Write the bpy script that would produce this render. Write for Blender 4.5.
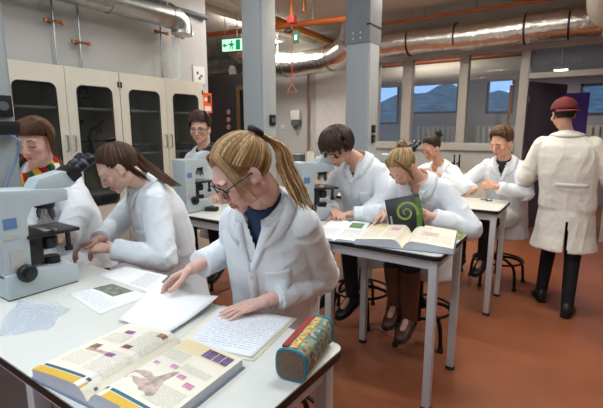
import bpy, bmesh, math, random
import numpy as np
from mathutils import Vector, Matrix

for _o in list(bpy.data.objects):
    bpy.data.objects.remove(_o)
scene = bpy.context.scene
COL = scene.collection
random.seed(7)
rng = np.random.default_rng(7)
PI = math.pi

# ------------------------------------------------------------------ camera
FPX, CX, CY, CAMH = 420.0, 301.5, 204.0, 1.55
PITCH, YAW = math.atan(74 / 420.0), math.radians(34.1)
FW = np.array([-math.sin(YAW) * math.cos(PITCH), math.cos(YAW) * math.cos(PITCH), -math.sin(PITCH)])
RT = np.array([math.cos(YAW), math.sin(YAW), 0.0])
UP = np.cross(RT, FW)
CP = np.array([0.0, 0.0, CAMH])
cam_data = bpy.data.cameras.new('camera')
cam = bpy.data.objects.new('camera', cam_data)
COL.objects.link(cam)
cam_data.sensor_fit = 'HORIZONTAL'
cam_data.sensor_width = 36.0
cam_data.lens = 36.0 * FPX / 603.0
cam_data.clip_start = 0.02
cam.matrix_world = Matrix(((RT[0], UP[0], -FW[0], CP[0]), (RT[1], UP[1], -FW[1], CP[1]), (RT[2], UP[2], -FW[2], CP[2]), (0, 0, 0, 1)))
scene.camera = cam

# ------------------------------------------------------------------ world: blue dusk outside
world = bpy.data.worlds.new('world')
scene.world = world
world.use_nodes = True
_nt = world.node_tree
_nt.nodes.clear()
_bg = _nt.nodes.new('ShaderNodeBackground')
_ow = _nt.nodes.new('ShaderNodeOutputWorld')
_bg.inputs['Color'].default_value = (0.28, 0.52, 1.0, 1)
_bg.inputs['Strength'].default_value = 1.6
_nt.links.new(_bg.outputs[0], _ow.inputs[0])

# ------------------------------------------------------------------ view
vs = scene.view_settings
vs.view_transform = 'Standard'
vs.look = 'None'
vs.exposure = 0.0
vs.gamma = 1.0
vs.use_curve_mapping = False

# lamp powers (the fixtures themselves are built further down)
LAMPS = [  # x, y, along 'x' or 'y', watts, colour
    (-0.55, 0.15, 'x', 11, (0.74, 0.87, 1.0)),
    (-2.1, 0.3, 'x', 14, (0.76, 0.88, 1.0)),
    (-0.9, 1.9, 'x', 18, (0.80, 0.90, 1.0)),
    (-2.9, 1.9, 'x', 10, (0.92, 0.95, 1.0)),
    (-0.5, 3.6, 'x', 27, (1.0, 0.93, 0.82)),
    (-3.0, 4.0, 'x', 26, (1.0, 0.95, 0.9)),
    (-1.5, 4.8, 'x', 36, (1.0, 0.92, 0.80)),
    (0.9, 2.6, 'x', 18, (1.0, 0.94, 0.86)),
    (-0.7, -1.3, 'x', 33, (0.70, 0.85, 1.0)),  # added behind the camera to light the foreground coats from the front
    (-2.6, -1.3, 'x', 24, (0.70, 0.85, 1.0)),  # second lamp added behind the camera as front light
    (-4.9, 5.9, 'y', 62, (1.0, 0.96, 0.90)),  # added to brighten the back wall, hidden behind a column
]

def ray(x, y):
    return FW + RT * (x - CX) / FPX - UP * (y - CY) / FPX
def onz(x, y, z):
    d = ray(x, y); return CP + d * (z - CAMH) / d[2]
def onx(x, y, X):
    d = ray(x, y); return CP + d * X / d[0]
def ony(x, y, Y):
    d = ray(x, y); return CP + d * Y / d[1]
def dep(x, y, D):
    return CP + ray(x, y) * D

# ------------------------------------------------------------------ materials
MATS = {}
def mat(name, col, rough=0.5, metal=0.0, var=0.06, vscale=8.0, bump=0.0, bscale=60.0, stretch=(1, 1, 1), spec=0.5, coat=0.0, sheen=0.0, sss=0.0, attr=None, emit=None, estr=0.0, trans=0.0, ior=1.45, alpha=1.0, fold=0.0):
    if name in MATS:
        return MATS[name]
    m = bpy.data.materials.new(name)
    m.use_nodes = True
    nt = m.node_tree
    b = nt.nodes['Principled BSDF']
    b.inputs['Roughness'].default_value = rough
    b.inputs['Metallic'].default_value = metal
    b.inputs['Specular IOR Level'].default_value = spec
    b.inputs['Coat Weight'].default_value = coat
    b.inputs['Sheen Weight'].default_value = sheen
    b.inputs['IOR'].default_value = ior
    b.inputs['Alpha'].default_value = alpha
    if trans:
        b.inputs['Transmission Weight'].default_value = trans
    if sss:
        b.inputs['Subsurface Weight'].default_value = sss
        b.inputs['Subsurface Radius'].default_value = (0.012, 0.005, 0.003)
    if emit:
        b.inputs['Emission Color'].default_value = (*emit, 1)
        b.inputs['Emission Strength'].default_value = estr
    tc = nt.nodes.new('ShaderNodeTexCoord')
    mp = nt.nodes.new('ShaderNodeMapping')
    mp.inputs['Scale'].default_value = stretch
    nt.links.new(tc.outputs['Object'], mp.inputs['Vector'])
    nz = nt.nodes.new('ShaderNodeTexNoise')
    nz.inputs['Scale'].default_value = vscale
    nz.inputs['Detail'].default_value = 4
    nt.links.new(mp.outputs[0], nz.inputs['Vector'])
    rp = nt.nodes.new('ShaderNodeMapRange')
    rp.inputs['From Min'].default_value = 0.3
    rp.inputs['From Max'].default_value = 0.7
    rp.inputs['To Min'].default_value = 1.0 - var
    rp.inputs['To Max'].default_value = 1.0 + var
    nt.links.new(nz.outputs['Fac'], rp.inputs['Value'])
    mul = nt.nodes.new('ShaderNodeVectorMath')
    mul.operation = 'SCALE'
    nt.links.new(rp.outputs[0], mul.inputs['Scale'])
    if attr:
        an = nt.nodes.new('ShaderNodeAttribute')
        an.attribute_name = attr
        nt.links.new(an.outputs['Color'], mul.inputs[0])
    else:
        mul.inputs[0].default_value = col
    nt.links.new(mul.outputs[0], b.inputs['Base Color'])
    last = None
    if bump:
        n2 = nt.nodes.new('ShaderNodeTexNoise')
        n2.inputs['Scale'].default_value = bscale
        n2.inputs['Detail'].default_value = 3
        nt.links.new(mp.outputs[0], n2.inputs['Vector'])
        bp = nt.nodes.new('ShaderNodeBump')
        bp.inputs['Strength'].default_value = bump
        bp.inputs['Distance'].default_value = 0.01
        nt.links.new(n2.outputs['Fac'], bp.inputs['Height'])
        last = bp
    if fold:
        n3 = nt.nodes.new('ShaderNodeTexNoise')
        n3.inputs['Scale'].default_value = 11.0
        n3.inputs['Detail'].default_value = 2
        n3.inputs['Distortion'].default_value = 1.2
        nt.links.new(mp.outputs[0], n3.inputs['Vector'])
        bp = nt.nodes.new('ShaderNodeBump')
        bp.inputs['Strength'].default_value = fold
        bp.inputs['Distance'].default_value = 0.03
        nt.links.new(n3.outputs['Fac'], bp.inputs['Height'])
        if last:
            nt.links.new(last.outputs[0], bp.inputs['Normal'])
        last = bp
    if last:
        nt.links.new(last.outputs[0], b.inputs['Normal'])
    MATS[name] = m
    return m

def S(r, g, b):
    """sRGB 0-255 to linear"""
    def c(v):
        v /= 255.0
        return v / 12.92 if v <= 0.04045 else ((v + 0.055) / 1.055) ** 2.4
    return (c(r), c(g), c(b))

# ------------------------------------------------------------------ mesh builder
def frame_from(d, hint=(0, 0, 1)):
    d = np.asarray(d, float); d = d / np.linalg.norm(d)
    h = np.asarray(hint, float)
    if abs(d @ h) > 0.97 * np.linalg.norm(h):
        h = np.array([1.0, 0, 0]) if abs(d[0]) < 0.9 else np.array([0, 1.0, 0])
    a = np.cross(h, d); a /= np.linalg.norm(a)
    b = np.cross(d, a)
    return a, b, d

class MB:
    def __init__(self):
        self.v = []; self.f = []; self.c = []
        self.cur = None
    def add(self, vs_, fs):
        n = len(self.v)
        self.v.extend([tuple(map(float, p)) for p in vs_])
        self.f.extend([tuple(i + n for i in q) for q in fs])
        if self.cur is not None:
            self.c.extend([self.cur] * len(vs_))
        return self
    def box(self, c, s, R=None):
        x, y, z = s[0] / 2, s[1] / 2, s[2] / 2
        P = np.array([(-x, -y, -z), (x, -y, -z), (x, y, -z), (-x, y, -z), (-x, -y, z), (x, -y, z), (x, y, z), (-x, y, z)])
        if R is not None:
            P = P @ np.asarray(R).T
        P = P + np.asarray(c, float)
        return self.add(P, [(0, 3, 2, 1), (4, 5, 6, 7), (0, 1, 5, 4), (1, 2, 6, 5), (2, 3, 7, 6), (3, 0, 4, 7)])
    def bb(self, a, b):
        a = np.minimum(a, b).astype(float), np.maximum(a, b).astype(float)
        return self.box((a[0] + a[1]) / 2, a[1] - a[0])
    def loft(self, rings, caps=True, closed=False):
        n = len(rings[0]); vs_ = []; fs = []
        for r in rings: vs_.extend(r)
        m = len(rings)
        for i in range(m - 1 + (1 if closed else 0)):
            i2 = (i + 1) % m
            for j in range(n):
                k = (j + 1) % n
                fs.append((i * n + j, i * n + k, i2 * n + k, i2 * n + j))
        if caps and not closed:
            fs.append(tuple(range(n - 1, -1, -1)))
            fs.append(tuple((m - 1) * n + j for j in range(n)))
        return self.add(vs_, fs)
    def cyl(self, p0, p1, r0, r1=None, n=16):
        r1 = r0 if r1 is None else r1
        p0 = np.asarray(p0, float); p1 = np.asarray(p1, float)
        a, b, d = frame_from(p1 - p0)
        R = []
        for p, r in ((p0, r0), (p1, r1)):
            R.append([p + r * (a * math.cos(t) + b * math.sin(t)) for t in np.linspace(0, 2 * PI, n, endpoint=False)])
        return self.loft(R)
    def tube(self, pts, r, n=8, closed=False, flat=1.0, hint=(0, 0, 1)):
        pts = [np.asarray(p, float) for p in pts]
        m = len(pts)
        rr = r if hasattr(r, '__len__') else [r] * m
        T = []
        for i in range(m):
            if closed:
                t = pts[(i + 1) % m] - pts[i - 1]
            else:
                t = pts[min(i + 1, m - 1)] - pts[max(i - 1, 0)]
            T.append(t / (np.linalg.norm(t) + 1e-12))
        a, b, _ = frame_from(T[0], hint)
        rings = []
        for i in range(m):
            a = a - T[i] * (a @ T[i]); a /= np.linalg.norm(a) + 1e-12
            b = np.cross(T[i], a)
            rings.append([pts[i] + rr[i] * (a * math.cos(t) + b * flat * math.sin(t)) for t in np.linspace(0, 2 * PI, n, endpoint=False)])
        return self.loft(rings, caps=not closed, closed=closed)
    def ell(self, c, r, R=None, nu=20, nv=12):
        r = (r, r, r) if not hasattr(r, '__len__') else r
        P = [(0, 0, -1)]
        for i in range(1, nv):
            ph = -PI / 2 + PI * i / nv
            for j in range(nu):
                th = 2 * PI * j / nu
                P.append((math.cos(ph) * math.cos(th), math.cos(ph) * math.sin(th), math.sin(ph)))
        P.append((0, 0, 1))
        P = np.array(P) * np.asarray(r)
        if R is not None:
            P = P @ np.asarray(R).T
        P = P + np.asarray(c, float)
        fs = []
        for j in range(nu):
            fs.append((0, 1 + (j + 1) % nu, 1 + j))
            L = 1 + (nv - 2) * nu
            fs.append((len(P) - 1, L + j, L + (j + 1) % nu))
        for i in range(nv - 2):
            for j in range(nu):
                k = (j + 1) % nu
                fs.append((1 + i * nu + j, 1 + i * nu + k, 1 + (i + 1) * nu + k, 1 + (i + 1) * nu + j))
        return self.add(P, fs)
    def caps(self, p0, p1, r0, r1=None, n=14):
        """capsule: tapered cylinder with round ends"""
        r1 = r0 if r1 is None else r1
        p0 = np.asarray(p0, float); p1 = np.asarray(p1, float)
        a, b, d = frame_from(p1 - p0)
        rings = []
        for k in range(1, 5):
            t = -PI / 2 + PI / 2 * k / 4 if k < 4 else 0
            rings.append((p0 + d * r0 * math.sin(t), r0 * math.cos(t)))
        for k in range(0, 4):
            t = PI / 2 * k / 4
            rings.append((p1 + d * r1 * math.sin(t), r1 * math.cos(t)))
        R = [[p + r * (a * math.cos(t) + b * math.sin(t)) for t in np.linspace(0, 2 * PI, n, endpoint=False)] for p, r in rings]
        return self.loft(R)
    def lathe(self, prof, c=(0, 0, 0), axis=(0, 0, 1), n=24):
        a, b, d = frame_from(axis)
        c = np.asarray(c, float)
        R = [[c + d * z + r * (a * math.cos(t) + b * math.sin(t)) for t in np.linspace(0, 2 * PI, n, endpoint=False)] for r, z in prof]
        return self.loft(R)
    def prism(self, poly, z0, z1, M=None):
        n = len(poly)
        P = [(x, y, z0) for x, y in poly] + [(x, y, z1) for x, y in poly]
        if M is not None:
            P = [tuple(M @ Vector(p)) for p in P]
        fs = [tuple(range(n - 1, -1, -1)), tuple(range(n, 2 * n))]
        for i in range(n):
            k = (i + 1) % n
            fs.append((i, k, n + k, n + i))
        return self.add(P, fs)
    def grid(self, fn, nu, nv):
        vs_ = [fn(i / nu, j / nv) for i in range(nu + 1) for j in range(nv + 1)]
        fs = [(i * (nv + 1) + j, (i + 1) * (nv + 1) + j, (i + 1) * (nv + 1) + j + 1, i * (nv + 1) + j + 1) for i in range(nu) for j in range(nv)]
        return self.add(vs_, fs)
    def mesh(self, name, off=None):
        me = bpy.data.meshes.new(name)
        V = np.array(self.v)
        if off is not None:
            V = V - np.asarray(off)
        me.from_pydata(V.tolist(), [], self.f)
        if self.c and len(self.c) == len(self.v):
            at = me.color_attributes.new('tint', 'FLOAT_COLOR', 'POINT')
            at.data.foreach_set('color', np.array([(*c, 1.0) for c in self.c], dtype=np.float32).ravel())
        return me
    def build(self, name, m, parent=None, smooth=True, bevel=0.0, off=None, seg=2, ang=38):
        me = self.mesh(name, off)
        bm = bmesh.new(); bm.from_mesh(me)
        bmesh.ops.recalc_face_normals(bm, faces=bm.faces)
        if bevel:
            es = [e for e in bm.edges if len(e.link_faces) == 2 and e.calc_face_angle(0) > 0.6]
            bmesh.ops.bevel(bm, geom=es, offset=bevel, segments=seg, profile=0.6, affect='EDGES', clamp_overlap=True)
        bm.to_mesh(me); bm.free()
        if smooth:
            me.shade_smooth()
            me.set_sharp_from_angle(angle=math.radians(ang))
        me.materials.append(m)
        o = bpy.data.objects.new(name, me)
        COL.objects.link(o)
        if parent: o.parent = parent
        return o

def tag(o, label=None, cat=None, group=None, kind=None):
    if label: o['label'] = label
    if cat: o['category'] = cat
    if group: o['group'] = group
    if kind: o['kind'] = kind
    return o
def thing(name, label, cat, loc=(0, 0, 0), rz=0.0, group=None):
    o = bpy.data.objects.new(name, None)
    o.empty_display_size = 0.1
    COL.objects.link(o)
    o.location = [float(a) for a in loc]
    o.rotation_euler = (0, 0, rz)
    return tag(o, label, cat, group)
def struct(name, mb, m, parent=None, label=None, **k):
    o = mb.build(name, m, parent, **k)
    if parent is None:
        o['kind'] = 'structure'
    if label: o['label'] = label
    return o
def copy_tree(o, parent=None):
    c = o.copy(); COL.objects.link(c)
    if parent: c.parent = parent
    for ch in list(o.children):
        if ch.parent == o: copy_tree(ch, c)
    return c
def B(a, b):
    return MB().bb(a, b)
def rounded(w, d, r, n=5):
    pts = []
    for sx, sy, t0 in ((1, 1, 0), (-1, 1, PI / 2), (-1, -1, PI), (1, -1, 1.5 * PI)):
        for k in range(n + 1):
            t = t0 + PI / 2 * k / n
            pts.append((sx * (w / 2 - r) + r * math.cos(t), sy * (d / 2 - r) + r * math.sin(t)))
    return pts
def rotz(a):
    c, s = math.cos(a), math.sin(a)
    return np.array([(c, -s, 0), (s, c, 0), (0, 0, 1)])
def arc_pts(c, r, a0, a1, n, u, v):
    c = np.asarray(c, float); u = np.asarray(u, float); v = np.asarray(v, float)
    return [c + r * (math.cos(t) * u + math.sin(t) * v) for t in np.linspace(a0, a1, n)]
def spline(ps, n):
    """Catmull-Rom through points"""
    ps = [np.asarray(p, float) for p in ps]
    P = [2 * ps[0] - ps[1]] + ps + [2 * ps[-1] - ps[-2]]
    out = []
    segs = len(ps) - 1
    for q in np.linspace(0, segs, n):
        i = min(int(q), segs - 1); t = q - i
        a, b, c, d = P[i:i + 4]
        out.append(0.5 * (2 * b + (c - a) * t + (2 * a - 5 * b + 4 * c - d) * t * t + (3 * b - a - 3 * c + d) * t ** 3))
    return out

M_WALL = mat('wall_paint', S(182, 180, 177), 0.75, var=0.03, vscale=1.5, bump=0.03, bscale=150)
M_CEIL = mat('ceiling_paint', S(200, 196, 186), 0.8, var=0.04, vscale=1.2)
M_FLOOR = mat('floor_linoleum', S(152, 90, 60), 0.36, var=0.10, vscale=3.0, bump=0.02, bscale=40, spec=0.4)
M_FRAME = mat('frame_paint', S(186, 182, 176), 0.5, var=0.02)
M_CAB = mat('cabinet_cream', S(212, 204, 186), 0.45, var=0.02)
M_WHITE = mat('white_laminate', S(218, 218, 210), 0.32, var=0.02, vscale=3)
M_LEG = mat('white_metal_paint', S(205, 206, 208), 0.4, var=0.02)
M_BLACK = mat('black_plastic', S(22, 22, 24), 0.45, var=0.1)
M_BLKMET = mat('black_metal', S(18, 18, 18), 0.4, metal=0.3, var=0.1)
M_DARK = mat('charcoal_paint', S(52, 50, 52), 0.6, var=0.05)
M_STEEL = mat('galvanised_steel', S(170, 172, 172), 0.32, metal=1.0, var=0.15, vscale=14, bump=0.05, bscale=30)
M_FOIL = mat('foil_wrap', S(214, 210, 204), 0.24, metal=1.0, var=0.12, vscale=10, bump=1.0, bscale=16, spec=0.6)
M_COPPER = mat('orange_pipe_paint', S(186, 98, 42), 0.45, var=0.1)
M_YELLOW = mat('yellow_pipe_paint', S(214, 150, 40), 0.45, var=0.06)
M_WPIPE = mat('white_pipe_wrap', S(206, 202, 192), 0.6, var=0.05, bump=0.05, bscale=20)
M_COLUMN = mat('column_grey_paint', S(158, 163, 166), 0.45, var=0.02)
M_DGREY = mat('dark_grey_paint', S(92, 96, 104), 0.5, var=0.04)
M_BRASS = mat('brass', S(150, 96, 60), 0.35, metal=0.8)
M_RED = mat('red_paint', S(168, 52, 40), 0.5)
M_ORANGE = mat('orange_print', S(226, 84, 24), 0.6)
M_GREEN = mat('green_sign', S(18, 92, 62), 0.5)
def glass_mat(name, tint, alpha, rough=0.03):
    m = mat(name, tint, rough, var=0.0, spec=0.6, alpha=alpha)
    return m
M_GLASS = glass_mat('window_glass', (0.35, 0.42, 0.45), 0.10)
M_CGLASS = glass_mat('cabinet_glass', (0.02, 0.025, 0.025), 0.38)
M_PGLASS = glass_mat('shelf_glass', (0.12, 0.34, 0.26), 0.55)

# ================================================================== the setting
CEIL = 3.35
YB = 7.1
struct('floor', B((-7.2, -3.2, -0.1), (3.2, 10.8, 0)), M_FLOOR, smooth=False)
struct('ceiling', B((-7.2, -3.2, CEIL), (3.2, 10.8, CEIL + 0.1)), M_CEIL, smooth=False)
struct('wall_left', B((-4.07, -3.2, 0), (-3.95, 3.78, CEIL)), M_WALL, smooth=False)
struct('wall_left_return', B((-7.2, 3.68, 0), (-4.07, 3.78, CEIL)), M_WALL, smooth=False)
struct('wall_far_left', B((-7.2, 3.78, 0), (-7.1, 7.1, CEIL)), M_WALL, smooth=False)
struct('wall_right', B((3.1, -3.2, 0), (3.2, 10.8, CEIL)), M_WALL, smooth=False)
struct('wall_front', B((-4.07, -3.2, 0), (3.1, -3.1, CEIL)), M_WALL, smooth=False)
WX0, WX1, WZ0, WZ1 = -3.25, -0.93, 1.27, 2.77
DX0, DX1, DZ = -0.83, 0.35, 2.28
wb = MB()
wb.bb((-7.2, YB, 0), (WX0, YB + 0.12, CEIL))
wb.bb((WX0, YB, 0), (DX0 - 0.1, YB + 0.12, WZ0))
wb.bb((WX0, YB, WZ1), (DX1, YB + 0.12, CEIL))
wb.bb((DX1, YB, 0), (3.1, YB + 0.12, CEIL))
struct('wall_back', wb, M_WALL, smooth=False)
# dark partition with the doorway at the left end
struct('wall_dark', B((-7.1, 5.6, 0), (-4.62, 5.7, 2.5)), M_DARK, smooth=False)
struct('baseboard_back', B((-1.05, YB - 0.015, 0), (DX0 - 0.1, YB, 0.1)), mat('skirting', S(150, 140, 128), 0.5), smooth=False)
struct('baseboard_right', B((DX1, YB - 0.015, 0), (3.1, YB, 0.1)), mat('skirting', S(150, 140, 128), 0.5), smooth=False)

# glazed partition
win = thing('window_1', None, None, (0, YB, 0)); win['kind'] = 'structure'
def wbar(name, x0, x1, z0, z1, par, y0=-0.03, y1=0.13, m=M_FRAME):
    return MB().bb((x0, y0, z0), (x1, y1, z1)).build(name, m, par, bevel=0.006)
wbar('frame_head', WX0, DX1, WZ1 - 0.07, WZ1 + 0.03, win)
wbar('frame_sill', WX0, DX0 - 0.1, WZ0 - 0.04, WZ0 + 0.08, win, y0=-0.06)
for a, b in ((WX0, WX0 + 0.08), (-2.72, -2.56), (-1.79, -1.66), (DX0 - 0.1, DX0 + 0.02)):
    wbar('mullion', a, b, (0 if b > -0.9 else WZ0 + 0.08), WZ1 - 0.07, win)
for a, b in ((WX0 + 0.08, -2.72), (-2.56, -1.79), (-1.66, DX0 - 0.1)):
    wbar('pane', a, b, WZ0 + 0.08, WZ1 - 0.07, win, 0.04, 0.046, M_GLASS)
wbar('transom_rail', DX0, DX1, DZ, DZ + 0.08, win)
wbar('mullion', DX1 - 0.1, DX1, 0, WZ1 - 0.07, win)
wbar('pane', DX0 + 0.02, DX1 - 0.1, DZ + 0.08, WZ1 - 0.07, win, 0.04, 0.046, M_GLASS)

# raised white panel on the back wall
wp = MB().bb((-4.45, YB - 0.03, 1.3), (-3.5, YB, 2.62)).build('wall_panel', mat('pale_board', S(212, 210, 204), 0.5), bevel=0.006)
tag(wp, 'large pale board on the back wall behind dark haired man', 'wall panel')

# open dark door
d1 = thing('door_1', 'dark charcoal door standing open behind man in cap', 'door', (DX0 + 0.03, YB + 0.14, 0), math.radians(62)); d1['kind'] = 'structure'
MB().bb((0, 0, 0.01), (0.93, 0.045, DZ - 0.02)).build('leaf', mat('door_dark', S(96, 88, 104), 0.5), d1, bevel=0.004)
MB().cyl((0.86, -0.05, 1.05), (0.86, 0, 1.05), 0.012).tube([(0.86, -0.05, 1.05), (0.76, -0.05, 1.05)], 0.011).build('handle', M_STEEL, d1)
for z in (0.3, 1.2, 2.0):
    MB().cyl((-0.012, -0.005, z - 0.05), (-0.012, -0.005, z + 0.05), 0.012).build('hinge', M_STEEL, d1)
pz = ony(569, 93, 8.6)
pp = MB().bb((pz[0] - 0.5, 8.6, 0.0), (pz[0] + 0.3, 8.64, pz[2])).build('partition_screen', mat('purple_panel', S(84, 56, 150), 0.55), bevel=0.005)
tag(pp, 'purple upright panel in the next room behind the cap', 'panel')

# next room: far wall with outside windows
YF = 10.6
fw_ = MB()
wins = [(-4.95, -4.15, 1.7, 2.75), (-3.9, -2.66, 1.95, 2.80), (-2.05, -1.48, 1.92, 2.72), (-0.25, 1.0, 1.85, 2.48)]
xs = [-7.2] + [v for w in wins for v in w[:2]] + [3.1]
for i in range(0, len(xs), 2):
    fw_.bb((xs[i], YF, 0), (xs[i + 1], YF + 0.1, CEIL))
for a, b, z0, z1 in wins:
    fw_.bb((a, YF, 0), (b, YF + 0.1, z0)); fw_.bb((a, YF, z1), (b, YF + 0.1, CEIL))
struct('wall_far', fw_, M_WALL, smooth=False)
for i, (a, b, z0, z1) in enumerate(wins):
    w = thing('window_%d' % (i + 2), None, None, (0, YF, 0)); w['kind'] = 'structure'
    t = 0.05
    for p, q in (((a, -.02, z0), (b, .08, z0 + t)), ((a, -.02, z1 - t), (b, .08, z1)), ((a, -.02, z0), (a + t, .08, z1)), ((b - t, -.02, z0), (b, .08, z1))):
        MB().bb(p, q).build('frame', M_DGREY, w)
    MB().bb((a + t, .03, z0 + t), (b - t, .036, z1 - t)).build('pane', M_GLASS, w)
# outside: ground rising to a dark hill
def hill(u, v):
    x = -14 + 26 * u; s = v
    z = 0.2 + 3.5 * s ** 0.7 + 0.3 * math.sin(x * 0.9 + 2 * s) * s + 0.25 * math.sin(2.3 * x + 5 * s) * s
    return (x, 11.2 + 14 * s, z)
struct('ground_outside', MB().grid(hill, 40, 24), mat('dusk_hill', S(84, 98, 96), 0.9, var=0.7, vscale=2.2, bump=0.4, bscale=6))
# radiators in the next room
for k, (x0, x1) in enumerate(((-3.6, -2.4), (-2.2, -1.2), (-0.3, 0.8))):
    r = thing('radiator', ['ribbed white radiator in the next room, furthest from the door', 'ribbed white radiator in the next room beside the open door', 'ribbed white radiator in the next room right of purple panel'][k], 'radiator', ((x0 + x1) / 2, YF - 0.17, 0.9), group='radiators in the next room')
    L = x1 - x0
    MB().bb((-L / 2, 0.06, 0), (L / 2, 0.14, 0.75)).build('back_plate', M_WPIPE, r)
    rib = None
    n = int(L / 0.12)
    for i in range(n):
        x = -L / 2 + (i + 0.5) * L / n
        if rib is None:
            rib = MB().bb((-0.035, 0, 0.02), (0.035, 0.06, 0.73)).build('rib', M_WPIPE, r, bevel=0.012); rib.location.x = x
        else:
            c = rib.copy(); COL.objects.link(c); c.location.x = x
    MB().bb((-L / 2 + 0.05, 0.05, -0.9), (-L / 2 + 0.08, 0.08, 0.02)).build('foot', M_WPIPE, r)
    MB().bb((L / 2 - 0.08, 0.05, -0.9), (L / 2 - 0.05, 0.08, 0.02)).build('foot', M_WPIPE, r)

# ================================================================== cabinets
XC = -3.52
yd = [1.335, 1.816, 2.284, 2.785, 3.273]
CT = 2.05
# glass front cabinets: two units of two doors
def door_frame(mb, y0, y1, z0, z1, gy0, gy1, gz0, gz1, x0, x1, r=0.035):
    """frame with a rounded opening, in the plane x = const"""
    n = 6
    inner = []
    for sy, sz, t0 in ((1, 1, 0), (-1, 1, PI / 2), (-1, -1, PI), (1, -1, 1.5 * PI)):
        cy_ = (gy0 + gy1) / 2 + sy * ((gy1 - gy0) / 2 - r); cz_ = (gz0 + gz1) / 2 + sz * ((gz1 - gz0) / 2 - r)
        for k in range(n + 1):
            t = t0 + PI / 2 * k / n
            inner.append((cy_ + r * math.cos(t), cz_ + r * math.sin(t)))
    outer = []
    for q, (iy, iz) in enumerate(inner):
        c = q // (n + 1); k = q % (n + 1)
        oy, oz = [(y1, z1), (y0, z1), (y0, z0), (y1, z0)][c]
        if k == n // 2: outer.append((oy, oz))
        elif (k < n // 2) == (c in (0, 2)): outer.append((oy, iz))
        else: outer.append((iy, oz))
    m = len(inner)
    V = [(x1, *p) for p in outer] + [(x1, *p) for p in inner] + [(x0, *p) for p in inner] + [(x0, *p) for p in outer]
    F = []
    for i in range(m):
        k = (i + 1) % m
        for L in range(4):
            a = L * m; b = ((L + 1) % 4) * m
            F.append((a + i, a + k, b + k, b + i))
    mb.add(V, F)
units = [(yd[0] - 0.0, yd[2], 'cream cabinet with glass doors nearest the left frame edge'), (yd[2], yd[4], 'cream cabinet with glass doors nearest the young man in glasses'), (yd[0] - 0.94, yd[0], 'cream cabinet with glass doors behind the left grey column')]
for (a, b, lab) in units:
    g = 0.004
    c = thing('glass_cabinet', lab, 'cabinet', (XC, (a + b) / 2, 0), group='glass front cabinets along the left wall')
    W = (b - a) / 2 - g
    D = -0.40
    body = MB()
    body.bb((D, -W, 0.0), (D + 0.018, W, CT)).bb((D, -W, 0), (0, -W + 0.018, CT)).bb((D, W - 0.018, 0), (0, W, CT)).bb((D, -W, CT - 0.02), (0, W, CT)).bb((D, -W, 0), (0, W, 0.1)).bb((D, -0.01, 0.1), (0, 0.01, CT))
    body.build('body', M_CAB, c, smooth=False)
    for z in (0.52, 0.98, 1.32, 1.72):
        MB().bb((D + 0.018, -W + 0.018, z), (-0.05, W - 0.018, z + 0.018)).build('shelf', M_CAB, c)
    for s in (-1, 1):
        y0, y1 = (-W, -0.002) if s < 0 else (0.002, W)
        mb = MB()
        door_frame(mb, y0, y1, 0.06, CT, y0 + 0.085, y1 - 0.075, 0.9, CT - 0.14, 0.001, 0.024, r=.05)
        d = mb.build('door', M_CAB, c, ang=30)
        MB().bb((0.008, y0 + 0.075, 0.88), (0.014, y1 - 0.065, CT - 0.12)).build('glass_pane', M_CGLASS, d, smooth=False)
        gw, gh = (y1 - y0 - .16), (CT - .14 - .9)
        MB().tube([(.022, (y0 + .085 + y1 - .075) / 2 + a_, (.9 + CT - .14) / 2 + b_) for a_, b_ in rounded(gw, gh, .05, 6)], .006, 6, True).build('gasket', M_BLACK, d)
        hy = (y1 - 0.03) if s < 0 else (y0 + 0.03)
        MB().tube([(0.024, hy, 1.38), (0.05, hy, 1.385), (0.05, hy, 1.50), (0.024, hy, 1.505)], 0.006).build('handle', M_STEEL, d)
        MB().bb((0.0, (y0 + 0.004 if s < 0 else y1 - 0.016), CT - 0.13), (0.03, (y0 + 0.016 if s < 0 else y1 - 0.004), CT - 0.08)).build('hinge', M_BLACK, d)
# things behind the cabinet glass
def bottle(x, y, z, h, r, lab, m):
    t = thing('glass_bottle', lab, 'bottle', (x, y, z), group='glassware in the first cabinet')
    MB().lathe([(r * .9, 0), (r, .01), (r, h * .5), (r * .5, h * .68), (r * .32, h * .75), (r * .32, h)], n=14).build('vessel', m, t)
    MB().lathe([(r * .4, h), (r * .4, h + .025), (r * .2, h + .03)], n=12).build('stopper', M_STEEL, t)
mglass = glass_mat('pale_glass', (0.75, 0.82, 0.82), 0.35)
for k in range(4):
    bottle(XC - 0.14, 1.42 + 0.085 * k, 1.338, 0.26, 0.028, ['tall clear glass cylinder, first from the left on the lit cabinet shelf', 'tall clear glass cylinder, second from the left on the cabinet shelf', 'tall clear glass cylinder, third from the left on the cabinet shelf', 'tall clear glass cylinder, last in the row on the cabinet shelf'][k], mglass)
def dark_scope(x, y, z, lab, s=1.0):
    t = thing('stored_microscope', lab, 'microscope', (x, y, z), 0.4, 'microscopes stored in the second cabinet')
    MB().bb((-.07 * s, -.06 * s, 0), (.07 * s, .06 * s, .03 * s)).build('base', M_BLACK, t, bevel=.006)
    MB().tube([(-.05 * s, 0, .03 * s), (-.07 * s, 0, .14 * s), (-.03 * s, 0, .22 * s), (.04 * s, 0, .24 * s)], .018 * s).build('arm', M_BLACK, t)
    MB().cyl((.04 * s, 0, .16 * s), (.04 * s, 0, .25 * s), .02 * s).build('tube', M_DARK, t)
    MB().cyl((.03 * s, 0, .25 * s), (.1 * s, 0, .30 * s), .014 * s).build('eyepiece', M_BLACK, t)
    MB().bb((0, -.045 * s, .11 * s), (.08 * s, .045 * s, .12 * s)).build('stage', M_BLACK, t)
dark_scope(XC - 0.16, 1.95, 1.338, 'dark microscope stored behind glass, left one on its shelf')
dark_scope(XC - 0.16, 2.13, 1.338, 'dark microscope stored behind glass, right one on its shelf')
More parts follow.
